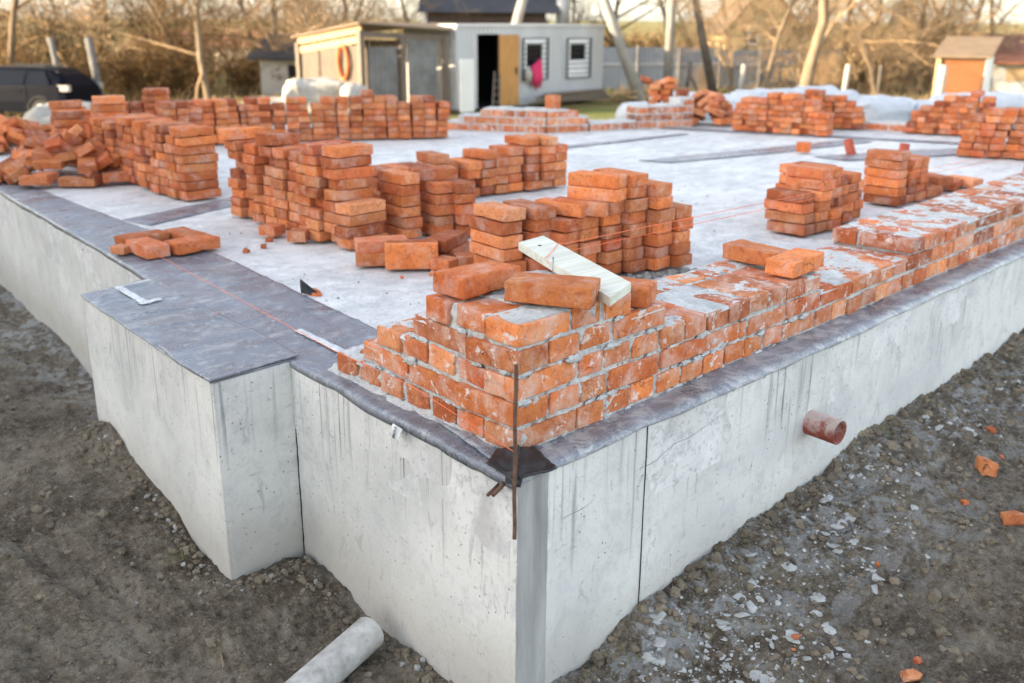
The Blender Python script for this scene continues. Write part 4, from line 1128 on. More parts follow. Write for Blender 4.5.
# tiny weeds
wd = MB()
for (cx, cy) in [(.28, -.22), (2.0, -.2), (-.36, 1.35)]:
    for k in range(9):
        x, y = cx+random.gauss(0, .018), cy+random.gauss(0, .018); z = ground_z(x, y); a = U(0, 6.3); L = U(.02, .06); w = .0012
        d = Vector((cos(a), sin(a), 0)); s = Vector((-d.y, d.x, 0))*w
        p0 = Vector((x, y, z-.003)); p1 = p0 + d*L*.4 + Vector((0, 0, L*.7)); p2 = p0 + d*L + Vector((0, 0, L*.8))
        wd.add([p0-s, p0+s, p1+s*.8, p1-s*.8, p2], [(0, 1, 2, 3), (3, 2, 4)])
struct(wd.build('weeds', MT['green']), 'stuff')
stk = MB(); stk.tube([(-.55, .72, ground_z(-.55, .72)+.012), (-.52, .79, ground_z(-.52, .79)+.014)], .004, 6)
tag(stk.build('twig', MT['bark'], None, True, loc=(-.53, .75, -.78)), 'short dry twig lying on the earth at left', 'twig')

# ------------------------------------------------------------------ buildings and things beyond the slab
def gz(p): return ground_z(p.x, p.y, False)
def vec(p, z): return Vector((p.x, p.y, z))
def ribbed(mb, p, q, z0, z1, pitch=.15, depth=.025, flip=False):
    """profiled sheet from p to q"""
    d = (q-p); L = d.length; dn = d/L; nrm = Vector((dn.y, -dn.x, 0)); n = max(2, int(L/pitch))*4
    prof = (0, 0, 1, 1)
    vs = []
    for i in range(n+1):
        c = p + dn*(L*i/n) + nrm*(depth*prof[i % 4])
        vs += [vec(c, z0), vec(c, z1)]
    mb.add(vs, [(2*i, 2*i+2, 2*i+3, 2*i+1) for i in range(n)])
def slab_panel(mb, p, q, z0, z1, t, out=0.0):
    """flat panel of thickness t from p to q, its face out metres in front of the line"""
    d = (q-p).normalized(); nrm = Vector((d.y, -d.x, 0))
    a, b = p + nrm*out, q + nrm*out
    pl = [a, b, b - nrm*t, a - nrm*t]
    mb.prism([(v.x, v.y) for v in pl], z0, z1)
# site office container
pL, pR = site(29, -1.62), site(33.5, 2.95)
fd = (pR-pL).normalized(); fn_ = Vector((fd.y, -fd.x, 0)); back = -fn_*2.4
zb, ztop = -1.40, .90
cont = thing('site_container', (pL.x, pL.y, zb), 'pale grey steel site container with open doorway and two barred windows', 'container')
Lc = (pR-pL).length
def at(s, out=0.0): return pL + fd*s + fn_*out
def cpx(px):  # metres along the front that meet the given direction seen from the photographer's spot
    return px
D0, D1 = .80, 1.66          # doorway, in metres along the front
W1, W2 = (2.65, 3.62), (4.62, 5.62)
wm = MB()
wins = [(W1, -.60, .52), (W2, -.62, .50)]
ribbed(wm, at(0), at(D0), zb, ztop); ribbed(wm, at(D0), at(D1), .70, ztop)
cuts = [D1, W1[0], W1[1], W2[0], W2[1], Lc]
for a, b in ((D1, W1[0]), (W1[1], W2[0]), (W2[1], Lc)): ribbed(wm, at(a), at(b), zb, ztop)
for (a, b), z0, z1 in wins: ribbed(wm, at(a), at(b), zb, z0); ribbed(wm, at(a), at(b), z1, ztop)
ribbed(wm, pL+back, pL, zb, ztop); ribbed(wm, pR, pR+back, zb, ztop); ribbed(wm, pR+back, pL+back, zb, ztop)
wm.build('wall', MT['steel'], cont)
rm = MB(); rp = [at(-.05, .06), at(Lc+.05, .06), at(Lc+.05, -2.46), at(-.05, -2.46)]; rm.prism([(v.x, v.y) for v in rp], ztop, ztop+.07); rm.build('roof', MT['steel'], cont)
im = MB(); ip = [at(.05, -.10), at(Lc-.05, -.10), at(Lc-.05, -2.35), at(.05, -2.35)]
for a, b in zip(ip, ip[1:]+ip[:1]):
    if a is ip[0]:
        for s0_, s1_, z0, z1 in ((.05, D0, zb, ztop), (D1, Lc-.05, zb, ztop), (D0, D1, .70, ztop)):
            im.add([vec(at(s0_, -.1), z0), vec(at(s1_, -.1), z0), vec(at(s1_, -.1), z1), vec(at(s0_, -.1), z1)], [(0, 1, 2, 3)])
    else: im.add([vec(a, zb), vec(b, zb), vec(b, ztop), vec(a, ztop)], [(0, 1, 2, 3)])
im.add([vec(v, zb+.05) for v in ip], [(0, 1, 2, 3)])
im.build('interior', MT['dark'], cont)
dm = MB(); slab_panel(dm, at(D1-.02, .05), at(D1-.02, .05) + (fd*.72 + fn_*.10), zb+.04, .68, .05); 
dl = dm.build('door', MT['door'], cont)
hm = MB(); hm.bar(vec(at(D1+.58, .17), -.45), vec(at(D1+.58, .17), -.25), .03); hm.build('handle', MT['dark'], dl)
for k, ((a, b), z0, z1) in enumerate(wins):
    wf = MB(); m_ = .13
    slab_panel(wf, at(a), at(a+m_), z0, z1, .08, .045); slab_panel(wf, at(b-m_), at(b), z0, z1, .08, .045)
    slab_panel(wf, at(a+m_), at(b-m_), z0, z0+m_, .08, .045); slab_panel(wf, at(a+m_), at(b-m_), z1-m_, z1, .08, .045)
    w = wf.build('window', MT['white'], cont)
    gm_ = MB(); slab_panel(gm_, at(a+m_), at(b-m_), z0+m_, z1-m_, .02, -.01); gm_.build('pane', MT['glass'], w)
    cu_ = MB(); slab_panel(cu_, at(a+m_), at(b-m_), z0+m_, z0+m_+(.22 if k == 0 else .38), .02, .012); cu_.build('curtain', MT['white'], w)
    br = MB()
    for i in range(9):
        z = z0-.05+(z1-z0+.1)*i/8; br.bar(vec(at(a-.05, .10), z), vec(at(b+.05, .10), z), .022)
    for s in (a-.05, b+.05): br.bar(vec(at(s, .10), z0-.06), vec(at(s, .10), z1+.06), .035)
    br.build('bars', MT['dark'], w)
# odds and ends by the container
ck = MB()
for i in range(7):
    s = 2.95+.05*i; ck.tube([vec(at(s, .15+.02*(i % 2)), -.22+.03*i), vec(at(s+.05, .17), -.55), vec(at(s+.03*(i % 3), .16), -.80-.05*(i % 4))], [.05, .07, .03], 6)
tag(ck.build('cloth', MT['pink'], None, True, loc=tuple(vec(at(3.0, .15), -.6))), 'bright pink cloth hanging from the barred window', 'cloth')
bgm = MB(); bgm.tube([vec(at(2.72, .18), -.28), vec(at(2.70, .2), -.45), vec(at(2.72, .2), -.70)], [.05, .13, .09], 8)
tag(bgm.build('hanging_bag', MT['sack'], None, True, loc=tuple(vec(at(2.72, .2), -.5))), 'small grey bag hanging beside the pink cloth', 'bag')
pb_ = MB()
for i in range(6):
    z = zb+.10+.055*i; pb_.bar(vec(at(2.3+.1*i, .7+.08*(i % 3)), z), vec(at(6.0-.07*i, .6+.06*(i % 2)), z+.01), .16, .045)
tag(pb_.build('board_pile', MT['board'], None, loc=tuple(vec(at(4, .6), zb))), 'long grey boards stacked low along the container front', 'boards')
ld = MB(); a0, a1 = at(.98, .45), at(1.30, .20)
ld.bar(vec(a0, zb+.0), vec(a1, -.35), .05); ld.bar(vec(a0+fd*.28, zb), vec(a1+fd*.20, -.42), .05)
for i in range(4): ld.bar(vec(a0.lerp(a1, .2+.2*i), zb+.2+.2*i), vec((a0+fd*.28).lerp(a1+fd*.2, .2+.2*i), zb+.2+.2*i), .035)
tag(ld.build('step_ladder', MT['board'], None, loc=tuple(vec(a0, zb))), 'small wooden ladder leaning in the dark doorway', 'ladder')
wp_ = MB(); slab_panel(wp_, at(-.36, .55), at(.10, .62), zb, .05, .05); tag(wp_.build('white_panel', MT['steel_white'], None, loc=tuple(vec(at(-.2, .5), zb))), 'tall white sheet leaning in sun at the container corner', 'sheet')
for (s, lb, L) in ((.9, 'fresh timber lengths heaped right of the container', 2.4), (2.4, 'second heap of sunlit timber offcuts beyond the container', 1.6)):
    tm = MB(); c = at(Lc+s, .9); z = gz(c)
    for i in range(14):
        a = U(0, .5); d = Vector((cos(a+YAW-1.2), sin(a+YAW-1.2), 0)); p = c + d*U(-.3, .3) + fn_*U(-.4, .4); zz = z+.05+.055*(i//2)
        tm.bar(vec(p-d*L/2, zz+U(0, .1)), vec(p+d*L/2, zz), .12, .04)
    tag(tm.build('timber_heap', MT['lath'], None, loc=tuple(vec(c, z))), lb, 'timber')
# lean-to shed
sA, sB, sC = site(29.2, -6.15), site(27.5, -4.12), site(28.9, -1.95)
zs = -1.35
shed = thing('wooden_shed', (sB.x, sB.y, zs), 'weathered lean-to shed with corrugated walls and sunlit timber eaves', 'shed')
def edge(p, q, t): return p.lerp(q, t)
left_top = (.42, .86); front_top = (.86, .66)
wl_ = MB(); ribbed(wl_, edge(sA, sB, .05), edge(sA, sB, .33), zs, .38, .12, .02); ribbed(wl_, edge(sA, sB, .36), edge(sA, sB, .97), zs, .42, .12, .02)
wl_.build('side_wall', MT['board'], shed)
wf_ = MB(); ribbed(wf_, edge(sB, sC, .08), edge(sB, sC, .42), zs, .38, .14, .03); wf_.build('corrugated_panel', MT['asb'], shed)
wg = MB(); slab_panel(wg, edge(sB, sC, .55), edge(sB, sC, .90), zs, .58, .03); wg.build('flat_panel', MT['asb'], shed)
for p, t in ((sA, .45), (sB, .82), (edge(sB, sC, .48), .62), (sC, .60)):
    m2 = MB(); m2.bar(vec(p, zs-.1), vec(p, t), .15); m2.build('post', MT['board'], shed)
for t, w in ((.98, .24), (.70, .17)):
    m2 = MB(); m2.bar(vec(sA, t-.46), vec(sB + (sB-sA)*.02, t-.10), .06, w); m2.build('eaves_board', MT['lath'], shed)
m2 = MB(); m2.bar(vec(sB, .72), vec(sC, .60), .06, .14); m2.build('eaves_board', MT['board'], shed)
hv = (H2*.75+R2*.1)
rf = MB(); rfp = [vec(sA - R2*.2, .58), vec(sB - H2*.25, .98), vec(sC + R2*.15 - H2*.25, .80), vec(sC + hv*2.6, .95), vec(sA + hv*2.6, .72)]
rf.extrude(rfp, (0, 0, .05)); rf.build('roof', MT['roofpale'], shed)
wb_ = MB(); ribbed(wb_, sC+hv*2.2, sA+hv*2.2, zs, .5); wb_.build('back_wall', MT['board'], shed)
hc = site(27.9, -4.62); hs = MB(); pts = []
nrm = (sB-sA).normalized()
for i in range(26*4+1):
    a = i/26*2*pi; pts.append(vec(hc + nrm*cos(a)*.20 + Vector((nrm.y, -nrm.x, 0))*(.05+.018*(i//26)), -.03+.44*sin(a)))
hs.tube(pts, .035, 7); tag(hs.build('hose_coil', MT['hose'], None, True, loc=tuple(vec(hc, 0))), 'coiled orange hose hanging on the sunlit shed wall', 'hose')
def pillow(mb, c, dims, rz, seed, sag=.1):
    off = Vector((seed*3.1, seed*1.7, 0)); R = Matrix.Rotation(rz, 3, 'Z')
    def sg(x, e): return math.copysign(abs(x)**e, x)
    def fn(u, v):
        a, t = u*2*pi, (v-.5)*pi
        p = Vector((sg(cos(a), .45)*sg(cos(t), .45)*dims[0]/2, sg(sin(a), .45)*sg(cos(t), .45)*dims[1]/2, sg(sin(t), .6)*dims[2]/2))
        k = 1 + sag*fbm(p*2.6+off, 4) + .05*noise.noise(p*9+off) - .05*abs(noise.noise(p*6-off))
        return Vector(c) + R @ (p*k)
    mb.grid(fn, 60, 30)
for i, (D, s, dims, z, lb) in enumerate([(23, -5.3, (1.7, 1.0, .42), -.82, 'pale cement sacks lying low before the shed'), (23.2, -4.6, (1.4, 1.0, .62), -.52, 'pale cement sacks heaped high before the shed'), (22.5, -3.55, (.62, .5, .70), -.62, 'upright white sack leaning at the heap end'),
                                       (22.8, -6.1, (1.5, .9, .30), -.95, 'flat pale sacks at the heap\'s low end')]):
    p = site(D, s); m2 = MB(); pillow(m2, vec(p, z), dims, YAW-1.4+.2*i, i+1, .22)
    m3 = gz(p); 
    o = m2.build('sack_pile', MT['sack'], None, True, loc=tuple(vec(p, z))); tag(o, lb, 'sack pile')
    b2 = MB(); b2.box((p.x, p.y, (m3+z-dims[2]/2+.06)/2), (dims[0]*.8, dims[1]*.8, max(.06, z-dims[2]/2+.06-m3)), YAW-1.4+.2*i)
    b2.build('pallet', MT['board'], o)
# wrapped pallets behind the slab
for i, (D, s, w, zt_, hgt, lb) in enumerate([(14.2, 1.95, .9, .02, .55, 'small white wrapped pallet left of the crooked far pile'), (13.9, 2.45, 1.0, .17, .70, 'white wrapped pallet just right of the crooked far pile'), (14.3, 3.55, 1.15, .19, .70, 'white wrapped pallet behind the untidy heap'), (14.6, 4.45, 1.1, .20, .70, 'white wrapped pallet behind the long far stack'),
                                         (14.4, 5.15, 1.05, .11, .60, 'crumpled white wrapped pallet nearest the far brick stub'), (14.4, 6.05, 1.1, .05, .6, 'low white wrapped pallet left of the outhouse stack'), (15.5, 7.35, 1.6, .08, .6, 'white wrapped pallet at the far right edge'), (16.5, 7.2, 1.4, -.1, .5, 'grey white sheet heap below the outhouse')]):
    p = site(D, s); z0 = gz(p)
    t = thing('wrapped_pallet', tuple(vec(p, z0)), lb, 'pallet', 'white wrapped pallets behind the slab')
    m2 = MB(); pillow(m2, vec(p, zt_-hgt/2), (w, 1.0, hgt), YAW-1.45+.15*(i % 3), i+11, .16); m2.build('white_wrap', MT['poly'], t, True)
    m2 = MB(); 
    m2.box((p.x, p.y, (z0+zt_-hgt+.05)/2), (w*.85, .85, max(.1, zt_-hgt+.05-z0)), YAW-1.45+.15*(i % 3)); m2.build('pallet_base', MT['board'], t)
p = site(17.5, -7.75); m2 = MB(); pillow(m2, vec(p, -.72), (1.5, 1.2, .75), YAW, 31, .2); tag(m2.build('sack_pile', MT['sack'], None, True, loc=tuple(vec(p, -.8))), 'pale mound of sacks under the car\'s rear', 'sack pile')
# low mortared brick walls on the far side
def far_wall(segs, label):
    t = thing('brick_wall', (*segs[0][0], 0), label, 'brick wall', 'low brick walls at the far side of the slab')
    bk, mo = MB(), MB()
    for (x0, y0), (x1, y1), courses, in segs:
        a, b = Vector((x0, y0, 0)), Vector((x1, y1, 0)); d = (b-a).normalized(); L = (b-a).length; nin = Vector((-d.y, d.x, 0))
        prev = None
        for lev in range(max(courses)):
            s = 0 if lev % 2 == 0 else -.06
            while s < L:
                n = int(min(len(courses)-1, max(0, (s+.06)/L*len(courses))))
                w = .117 if random.random() < .75 else .247
                if courses[n] > lev:
                    bk._t = rnd(); s1 = min(s+w, L)
                    pl = [a+d*max(s, 0), a+d*s1, a+d*s1+nin*.24, a+d*max(s, 0)+nin*.24]; z = ZS+.012+lev*.077
                    bk.prism([(q.x, q.y) for q in pl], z, z+.064)
                s += w+.013
        for n, c in enumerate(courses):
            q0, q1 = a+d*(L*n/len(courses)), a+d*(L*(n+1)/len(courses))
            pl = [q0-nin*(-.004), q1+nin*.004, q1+nin*.235, q0+nin*.235]
            mo.prism([(q.x, q.y) for q in pl], ZS, ZS+.012+c*.077 + (.004 if n % 2 else .012))
    bk.build('brickwork', MT['laid'], t); mo.build('mortar', MT['mortar'], t)
far_wall([((5.42, 6.35), (5.93, 5.36), [1, 2, 2, 3, 3, 3, 3, 3]), ((5.94, 5.345), (6.42, 5.19), [3, 3, 2, 2])], 'stepped low brick wall corner before the container doorway')
far_wall([((6.44, 5.18), (7.0, 5.0), [1, 1, 1]), ((7.01, 4.995), (7.68, 4.72), [3, 3, 3, 4])], 'low brick wall beside the crooked far pile')
far_wall([((8.75, 3.62), (8.95, 2.55), [1, 1, 1, 1])], 'single course of bricks before the white pallets')
# the lone brick pillar bit on the far wall
m2 = MB(); m2.box((6.10, 5.42, .225+.072), (.13, .12, .15), .3); tag(m2.build('brick', MT['brick'], None, loc=(6.1, 5.42, .2)), 'single brick standing on end on the far brick wall', 'brick')
# outhouse
oA, oB, oC = site(31, 12.98), site(30.6, 14.22), site(31.8, 14.98)
zo = -1.42
oh = thing('outhouse', (oA.x, oA.y, zo), 'small wooden outhouse with brown boarded front and pale side', 'outhouse')
m2 = MB()
for i in range(11):
    z = zo+.135*i; slab_panel(m2, oA, oB, z, z+.128, .04)
m2.build('front_boards', MT['outw'], oh)
m2 = MB(); m2.add([vec(oB, zo), vec(oC, zo), vec(oC, .50), vec(oB, .10)], [(0, 1, 2, 3)]); m2.extrude([vec(oB, zo), vec(oC, zo), vec(oC, .50), vec(oB, .10)], (-.03, -.03, 0)); m2.build('side_wall', MT['steel_white'], oh)
oD = oA + (oC-oB); m2 = MB(); m2.extrude([vec(oA, zo), vec(oD, zo), vec(oD, .5), vec(oA, .1)], (.03, .03, 0)); slab_panel(m2, oC, oD, zo, .48, .04); m2.build('rear_wall', MT['outw'], oh)
m2 = MB(); m2.bar(vec(oA, zo), vec(oA, .12), .13); m2.build('corner_post', MT['lath'], oh)
ev = (oA-oB).normalized(); dp = (oC-oB).normalized()
m2 = MB(); m2.extrude([vec(oA+ev*.18-dp*.2, .08), vec(oB-ev*.18-dp*.2, .08), vec(oC-ev*.18+dp*.25, .62), vec(oD+ev*.18+dp*.25, .62)], (0, 0, .06)); m2.build('roof', MT['roofpale'], oh)
# fence
fe = thing('metal_fence', tuple(site(40, 3.3, -1.7)), 'long grey profiled metal fence across the back', 'fence')
fA, fB, fC = site(40, 3.2), site(41, 8.2), site(42, 13.4)
m2 = MB(); ribbed(m2, fA, fB, -1.62, .08, .2, .010); ribbed(m2, fB, fC, -1.62, -.02, .2, .010); m2.build('sheet_panel', MT['fence'], fe)
for k in range(7):
    p = fA.lerp(fC, k/6) - H2*.10; m2 = MB(); m2.bar(vec(p, -1.7), vec(p, .16 if k % 2 else .10), .09); m2.build('post', MT['cpole'], fe)
m2 = MB(); m2.bar(vec(fA-H2*.04, -.55), vec(fC-H2*.04, -.6), .05, .07); m2.build('rail', MT['steel'], fe)
# poles
def pole(name, D, a, b, za, zb_, r0, r1, mat, label, sides=10):
    m2 = MB(); m2.tube([vec(site(D, a), za), vec(site(D, b), zb_)], [r0, r1], sides)
    return tag(m2.build(name, MT[mat], None, True, loc=tuple(vec(site(D, a), za))), label, 'pole')
t = thing('twin_leg_pole', tuple(site(33, 2, -1.5)), 'tall concrete pole with two splayed legs behind the container', 'pole')
for (a, b, z0, z1) in ((4.22, 2.75, -1.5, 2.0), (-.62, .40, -1.5, 2.1)):
    DD = 33 if a > 0 else 35
    m2 = MB(); m2.tube([vec(site(DD, a), z0), vec(site(DD, b), z1), vec(site(DD, b + (b-a)*.62), z1+2.2)], [.19, .165, .14], 10); m2.build('leg', MT['cpole'], t, True)
m2 = MB(); m2.bar(vec(site(34, .9), 4.0), vec(site(34, 2.2), 4.0), .2); m2.build('cross_bar', MT['cpole'], t)
t = thing('power_pole', tuple(site(44, 2.25, -1.6)), 'slim pole with a grey canister behind the container roof', 'pole')
m2 = MB(); m2.tube([site(44, 2.25, -1.6), site(44, 2.25, 7)], [.14, .10], 10); m2.build('shaft', MT['cpole'], t, True)
m2 = MB(); m2.tube([site(43.7, 2.05, .75), site(43.7, 2.05, 2.2)], .26, 14); m2.tube([site(43.7, 2.05, 2.2), site(43.7, 2.05, 2.35)], [.26, .08], 14); m2.build('canister', MT['steel'], t, True)
pole('power_pole', 36, 5.50, 5.46, -1.55, 7.5, .17, .12, 'cpole', 'sunlit upright concrete pole before the metal fence')
pole('stay_pole', 36.5, 7.30, 5.9, -1.6, 3.6, .16, .12, 'darkpole', 'grey slanting stay pole leaning left before the fence')
pole('stake', 34, 7.62, 7.72, -1.5, -.28, .085, .08, 'cpole', 'short sunlit concrete stake leaning right by the fence')
t = pole('stake', 35, 5.98, 6.10, -1.5, -.25, .07, .07, 'darkpole', 'dark braced stake right of the upright concrete pole')
m2 = MB(); m2.tube([site(35, 6.02, -.55), site(35, 6.55, -1.5)], .05, 6); m2.build('brace', MT['darkpole'], t)
pole('stake', 32, 10.48, 10.55, -1.45, -.18, .085, .08, 'cpole', 'pale upright stake in dry grass right of the leaning tree')
pole('stake', 34, 12.30, 12.30, -1.5, -.28, .05, .05, 'darkpole', 'thin brown stake left of the outhouse')
pole('stake', 30, 12.68, 12.70, -1.45, -.10, .13, .12, 'cpole', 'thick pale post standing against the outhouse corner')
pole('stake', 33, -14.72, -14.95, -1.7, .48, .11, .10, 'greypost', 'slanted grey concrete post behind the car roof')
pole('stake', 31, -12.70, -12.90, -1.65, .52, .12, .11, 'greypost', 'grey concrete post right of the dark car')
# fallen grey branch log etc
# house behind with dark roof
h0, h1 = site(42, -3.55), site(43.5, 1.35); hb_ = H2*7
hh = thing('brick_house', tuple(vec(h0, -1.6)), 'dark brown house with a blue-grey roof behind the container', 'house')
m2 = MB()
pl = [h0, h1, h1+hb_, h0+hb_]; m2.prism([(q.x, q.y) for q in pl], -1.7, 1.35); m2.build('wall', MT['darkbrick'], hh)
m2 = MB(); e = (h1-h0).normalized()
rp = [h0-e*.3-H2*.6, h1+e*.6-H2*.6, h1+e*.6+hb_+H2*.6, h0-e*.3+hb_+H2*.6]; mid0 = (rp[0]+rp[3])/2; mid1 = (rp[1]+rp[2])/2
m2.add([vec(rp[0], 1.36), vec(rp[1], 1.36), vec(rp[2], 1.36), vec(rp[3], 1.36), vec(mid0, 3.9), vec(mid1, 3.9)], [(0, 1, 5, 4), (2, 3, 4, 5), (0, 4, 3), (1, 2, 5), (3, 2, 1, 0)]); m2.build('roof', MT['darkroof'], hh)
m2 = MB(); m2.tube([vec(h0-e*.1-H2*.1, -1.6), vec(h0-e*.1-H2*.1, 1.33)], .12, 8); m2.build('downpipe', MT['white'], hh)
# yellow gabled house, far
y0, y1 = site(70, 14.5), site(72, 20.2)
yh = thing('gabled_house', tuple(vec(y0, -1.6)), 'cream house with a steep gable far behind the fence', 'house')
m2 = MB(); yb = H2*8; mid = (y0+y1)/2
m2.add([vec(y0, -1.8), vec(y1, -1.8), vec(y1, .3), vec(mid, 3.6), vec(y0, .3)] + [vec(q, z) for q, z in ((y0+yb, -1.8), (y1+yb, -1.8), (y1+yb, .3), (mid+yb, 3.6), (y0+yb, .3))],
       [(0, 1, 2, 3, 4), (9, 8, 7, 6, 5), (0, 4, 9, 5), (1, 6, 7, 2)]); m2.build('wall', MT['cream'], yh)
m2 = MB()
for a in (y0, y1):
    o_ = (a-mid).normalized()*.4
    m2.extrude([vec(a+o_, .12)-H2*.4, vec(mid, 3.68)-H2*.4, vec(mid, 3.68)+yb+H2*.4, vec(a+o_, .12)+yb+H2*.4], (0, 0, .12))
m2.build('roof', MT['roofpale'], yh)
for k in (.35, .62):
    c = y0.lerp(y1, k) - H2*.05; m2 = MB(); d_ = (y1-y0).normalized()
    slab_panel(m2, c-d_*.4, c+d_*.4, -.5, .7, .05, .04); w = m2.build('window', MT['white'], yh)
    m2 = MB(); slab_panel(m2, c-d_*.3, c+d_*.3, -.4, .6, .02, .05); m2.build('pane', MT['glass'], w)
# little outbuilding at left, its dark roof
q0, q1 = site(36, -9.0), site(37, -7.75)
ob = thing('outbuilding', tuple(vec(q0, -1.6)), 'small pale outbuilding with dark sagging roof among bare bushes', 'outbuilding')
m2 = MB(); pl = [q0, q1, q1+H2*3, q0+H2*3]; m2.prism([(q.x, q.y) for q in pl], -1.7, -.25); m2.build('wall', MT['plaster'], ob)
m2 = MB(); m2.extrude([vec(q0-R2*.35-H2*.4, -.28), vec(q1+R2*.2-H2*.4, -.36), vec(q1+R2*.2+H2*3.3, .35), vec(q0-R2*.35+H2*3.3, .45)], (0, 0, .12)); m2.build('roof', MT['darkroof'], ob)
m2 = MB(); d_ = (q1-q0).normalized(); c = q0.lerp(q1, .75); slab_panel(m2, c-d_*.12, c+d_*.2, -1.7, -.5, .03, .02); m2.build('door', MT['dark'], ob)
# pale house far left among trees
q0, q1 = site(60, -21.5), site(60, -14.5)
ob = thing('pale_house', tuple(vec(q0, -1.7)), 'pale far house with a red roof glimpsed through bare trees', 'house')
m2 = MB(); pl = [q0, q1, q1+H2*6, q0+H2*6]; m2.prism([(q.x, q.y) for q in pl], -1.8, -.5); m2.build('wall', MT['plaster'], ob)
m2 = MB(); m2.add([vec(q0-H2*.4, -.5), vec(q1-H2*.4, -.5), vec(q1+H2*6.4, -.5), vec(q0+H2*6.4, -.5), vec(q0+H2*3, .4), vec(q1+H2*3, .4)], [(0, 1, 5, 4), (2, 3, 4, 5), (0, 4, 3), (1, 2, 5)]); m2.build('roof', MT['redroof'], ob)
# shed at the right edge, rusty roof
q0, q1 = site(38, 18.0), site(37, 21.5)
ob = thing('storage_shed', tuple(vec(q0, -1.5)), 'low shed with rusty roof at the far right edge', 'shed')
m2 = MB(); pl = [q0, q1, q1+H2*3, q0+H2*3]; m2.prism([(q.x, q.y) for q in pl], -1.7, -.35); m2.build('wall', MT['plaster'], ob)
m2 = MB(); m2.extrude([vec(q0-R2*.4-H2*.4, -.38), vec(q1+R2*.3-H2*.4, -.38), vec(q1+R2*.3+H2*3.3, .55), vec(q0-R2*.4+H2*3.3, .55)], (0, 0, .1)); m2.build('roof', MT['redroof'], ob)
m2 = MB(); slab_panel(m2, q0.lerp(q1, .12), q0.lerp(q1, .38), -1.0, -.5, .03, .02); m2.build('window', MT['lath'], ob)

# ------------------------------------------------------------------ the car
def car():
    D, side0 = 29.5, -12.55                    # its rear end
    root = thing('parked_car', tuple(site(D, -15, -1.75)), 'dark blue estate car parked behind the brick heaps', 'car')
    ax = -(R2*.985 - H2*.17).normalized(); ay = Vector((-ax.y, ax.x, 0))    # ax points to the car's front
    O = site(D, side0); z0 = -1.80
    def P(x, y, z): return Vector((O.x, O.y, 0)) + ax*x + ay*y + Vector((0, 0, z0+z))
    # stations along the car: x, sill z, belt z, roof z, half width at belt, half width at roof
    st = [(0.0, .42, .95, .97, .78, .70), (.06, .32, 1.02, 1.08, .86, .70), (.28, .28, 1.04, 1.30, .90, .66), (.62, .28, 1.05, 1.47, .91, .62), (1.3, .28, 1.03, 1.53, .92, .62), (2.3, .28, 1.01, 1.54, .92, .62), (2.9, .28, .99, 1.46, .92, .62), (3.6, .28, .97, 1.00, .91, .66), (4.4, .30, .84, .88, .86, .70), (4.62, .40, .70, .74, .76, .66)]
    b = MB()
    for x, zs_, zb2, zr, wb2, wr in st:
        b.v += [tuple(P(x, sy*w, z)) for sy, w, z in ((-1, wb2*.96, zs_), (-1, wb2, .6 if zs_ < .5 else zs_), (-1, wb2, zb2), (-1, wr, zr-.05), (-1, wr*.8, zr), (1, wr*.8, zr), (1, wr, zr-.05), (1, wb2, zb2), (1, wb2, .6), (1, wb2*.96, zs_))]
        b.tone += [0]*10
    for i in range(len(st)-1):
        for j in range(10): b.f.append((i*10+j, i*10+(j+1) % 10, (i+1)*10+(j+1) % 10, (i+1)*10+j))
    b.f += [tuple(range(10)), tuple(reversed(range((len(st)-1)*10, len(st)*10)))]
    o = b.build('body', MT['paint'], root, False)
    mdf = o.modifiers.new('b', 'BEVEL'); mdf.width = .03; mdf.segments = 2; mdf.limit_method = 'ANGLE'; mdf.angle_limit = radians(20)
    for sy in (-1, 1):
        for (xa, xb, xc, xd) in ((.50, .78, 1.22, 1.28), (1.34, 1.36, 2.22, 2.28), (2.34, 2.36, 2.85, 3.35)):
            m = MB(); e = .012
            def gp2(x, t): 
                w = .915 + (.640-.915)*t + e; return P(x, sy*w, 1.06 + (1.44-1.06)*t)
            q = [gp2(xa, 0), gp2(xd, 0), gp2(xc, 1), gp2(xb, 1)]
            m.extrude(q if sy < 0 else q[::-1], ay*(-sy)*.03); m.build('window', MT['glass'], root)
        for xw in (.86, 3.66):
            t = MB(); t.tube([P(xw, sy*.70, .33), P(xw, sy*.93, .33)], .33, 28); wobj = t.build('wheel', MT['tyre'], root, False)
            t = MB(); t.tube([P(xw, sy*.90, .33), P(xw, sy*.945, .33)], [.22, .20], 20); t.build('rim', MT['alloy'], wobj)
            t = MB(); pts = [P(xw + .40*cos(a), sy*.925, .33+.40*sin(a)) for a in np.linspace(0, pi, 16)]; t.tube(pts, .03, 6); t.build('wheel_arch', MT['tyre'], root)
        t = MB(); t.box(P(.12, sy*.82, .98), (.34, .14, .17), math.atan2(ax.y, ax.x)); t.build('tail_light', MT['lampg'], root)
        t = MB(); t.bar(P(1.3, sy*.925, .30), P(1.3, sy*.935, 1.02), .012); t.build('door_seam', MT['tyre'], root)
        t = MB(); t.bar(P(1.42, sy*.935, .90), P(1.62, sy*.935, .90), .03); t.build('handle', MT['paint'], root)
        t = MB(); t.bar(P(.8, sy*.55, 1.55), P(2.6, sy*.55, 1.56), .035); t.build('roof_rail', MT['tyre'], root)
    m = MB(); m.extrude([P(.20, -.6, 1.10), P(.20, .6, 1.10), P(.55, .5, 1.42), P(.55, -.5, 1.42)], ax*-.04 + Vector((0, 0, .03))); m.build('rear_window', MT['glass'], root)
    m = MB(); m.box(P(-.02, 0, .45), (.12, 1.5, .22), math.atan2(ax.y, ax.x)); m.build('bumper', MT['tyre'], root)
car()

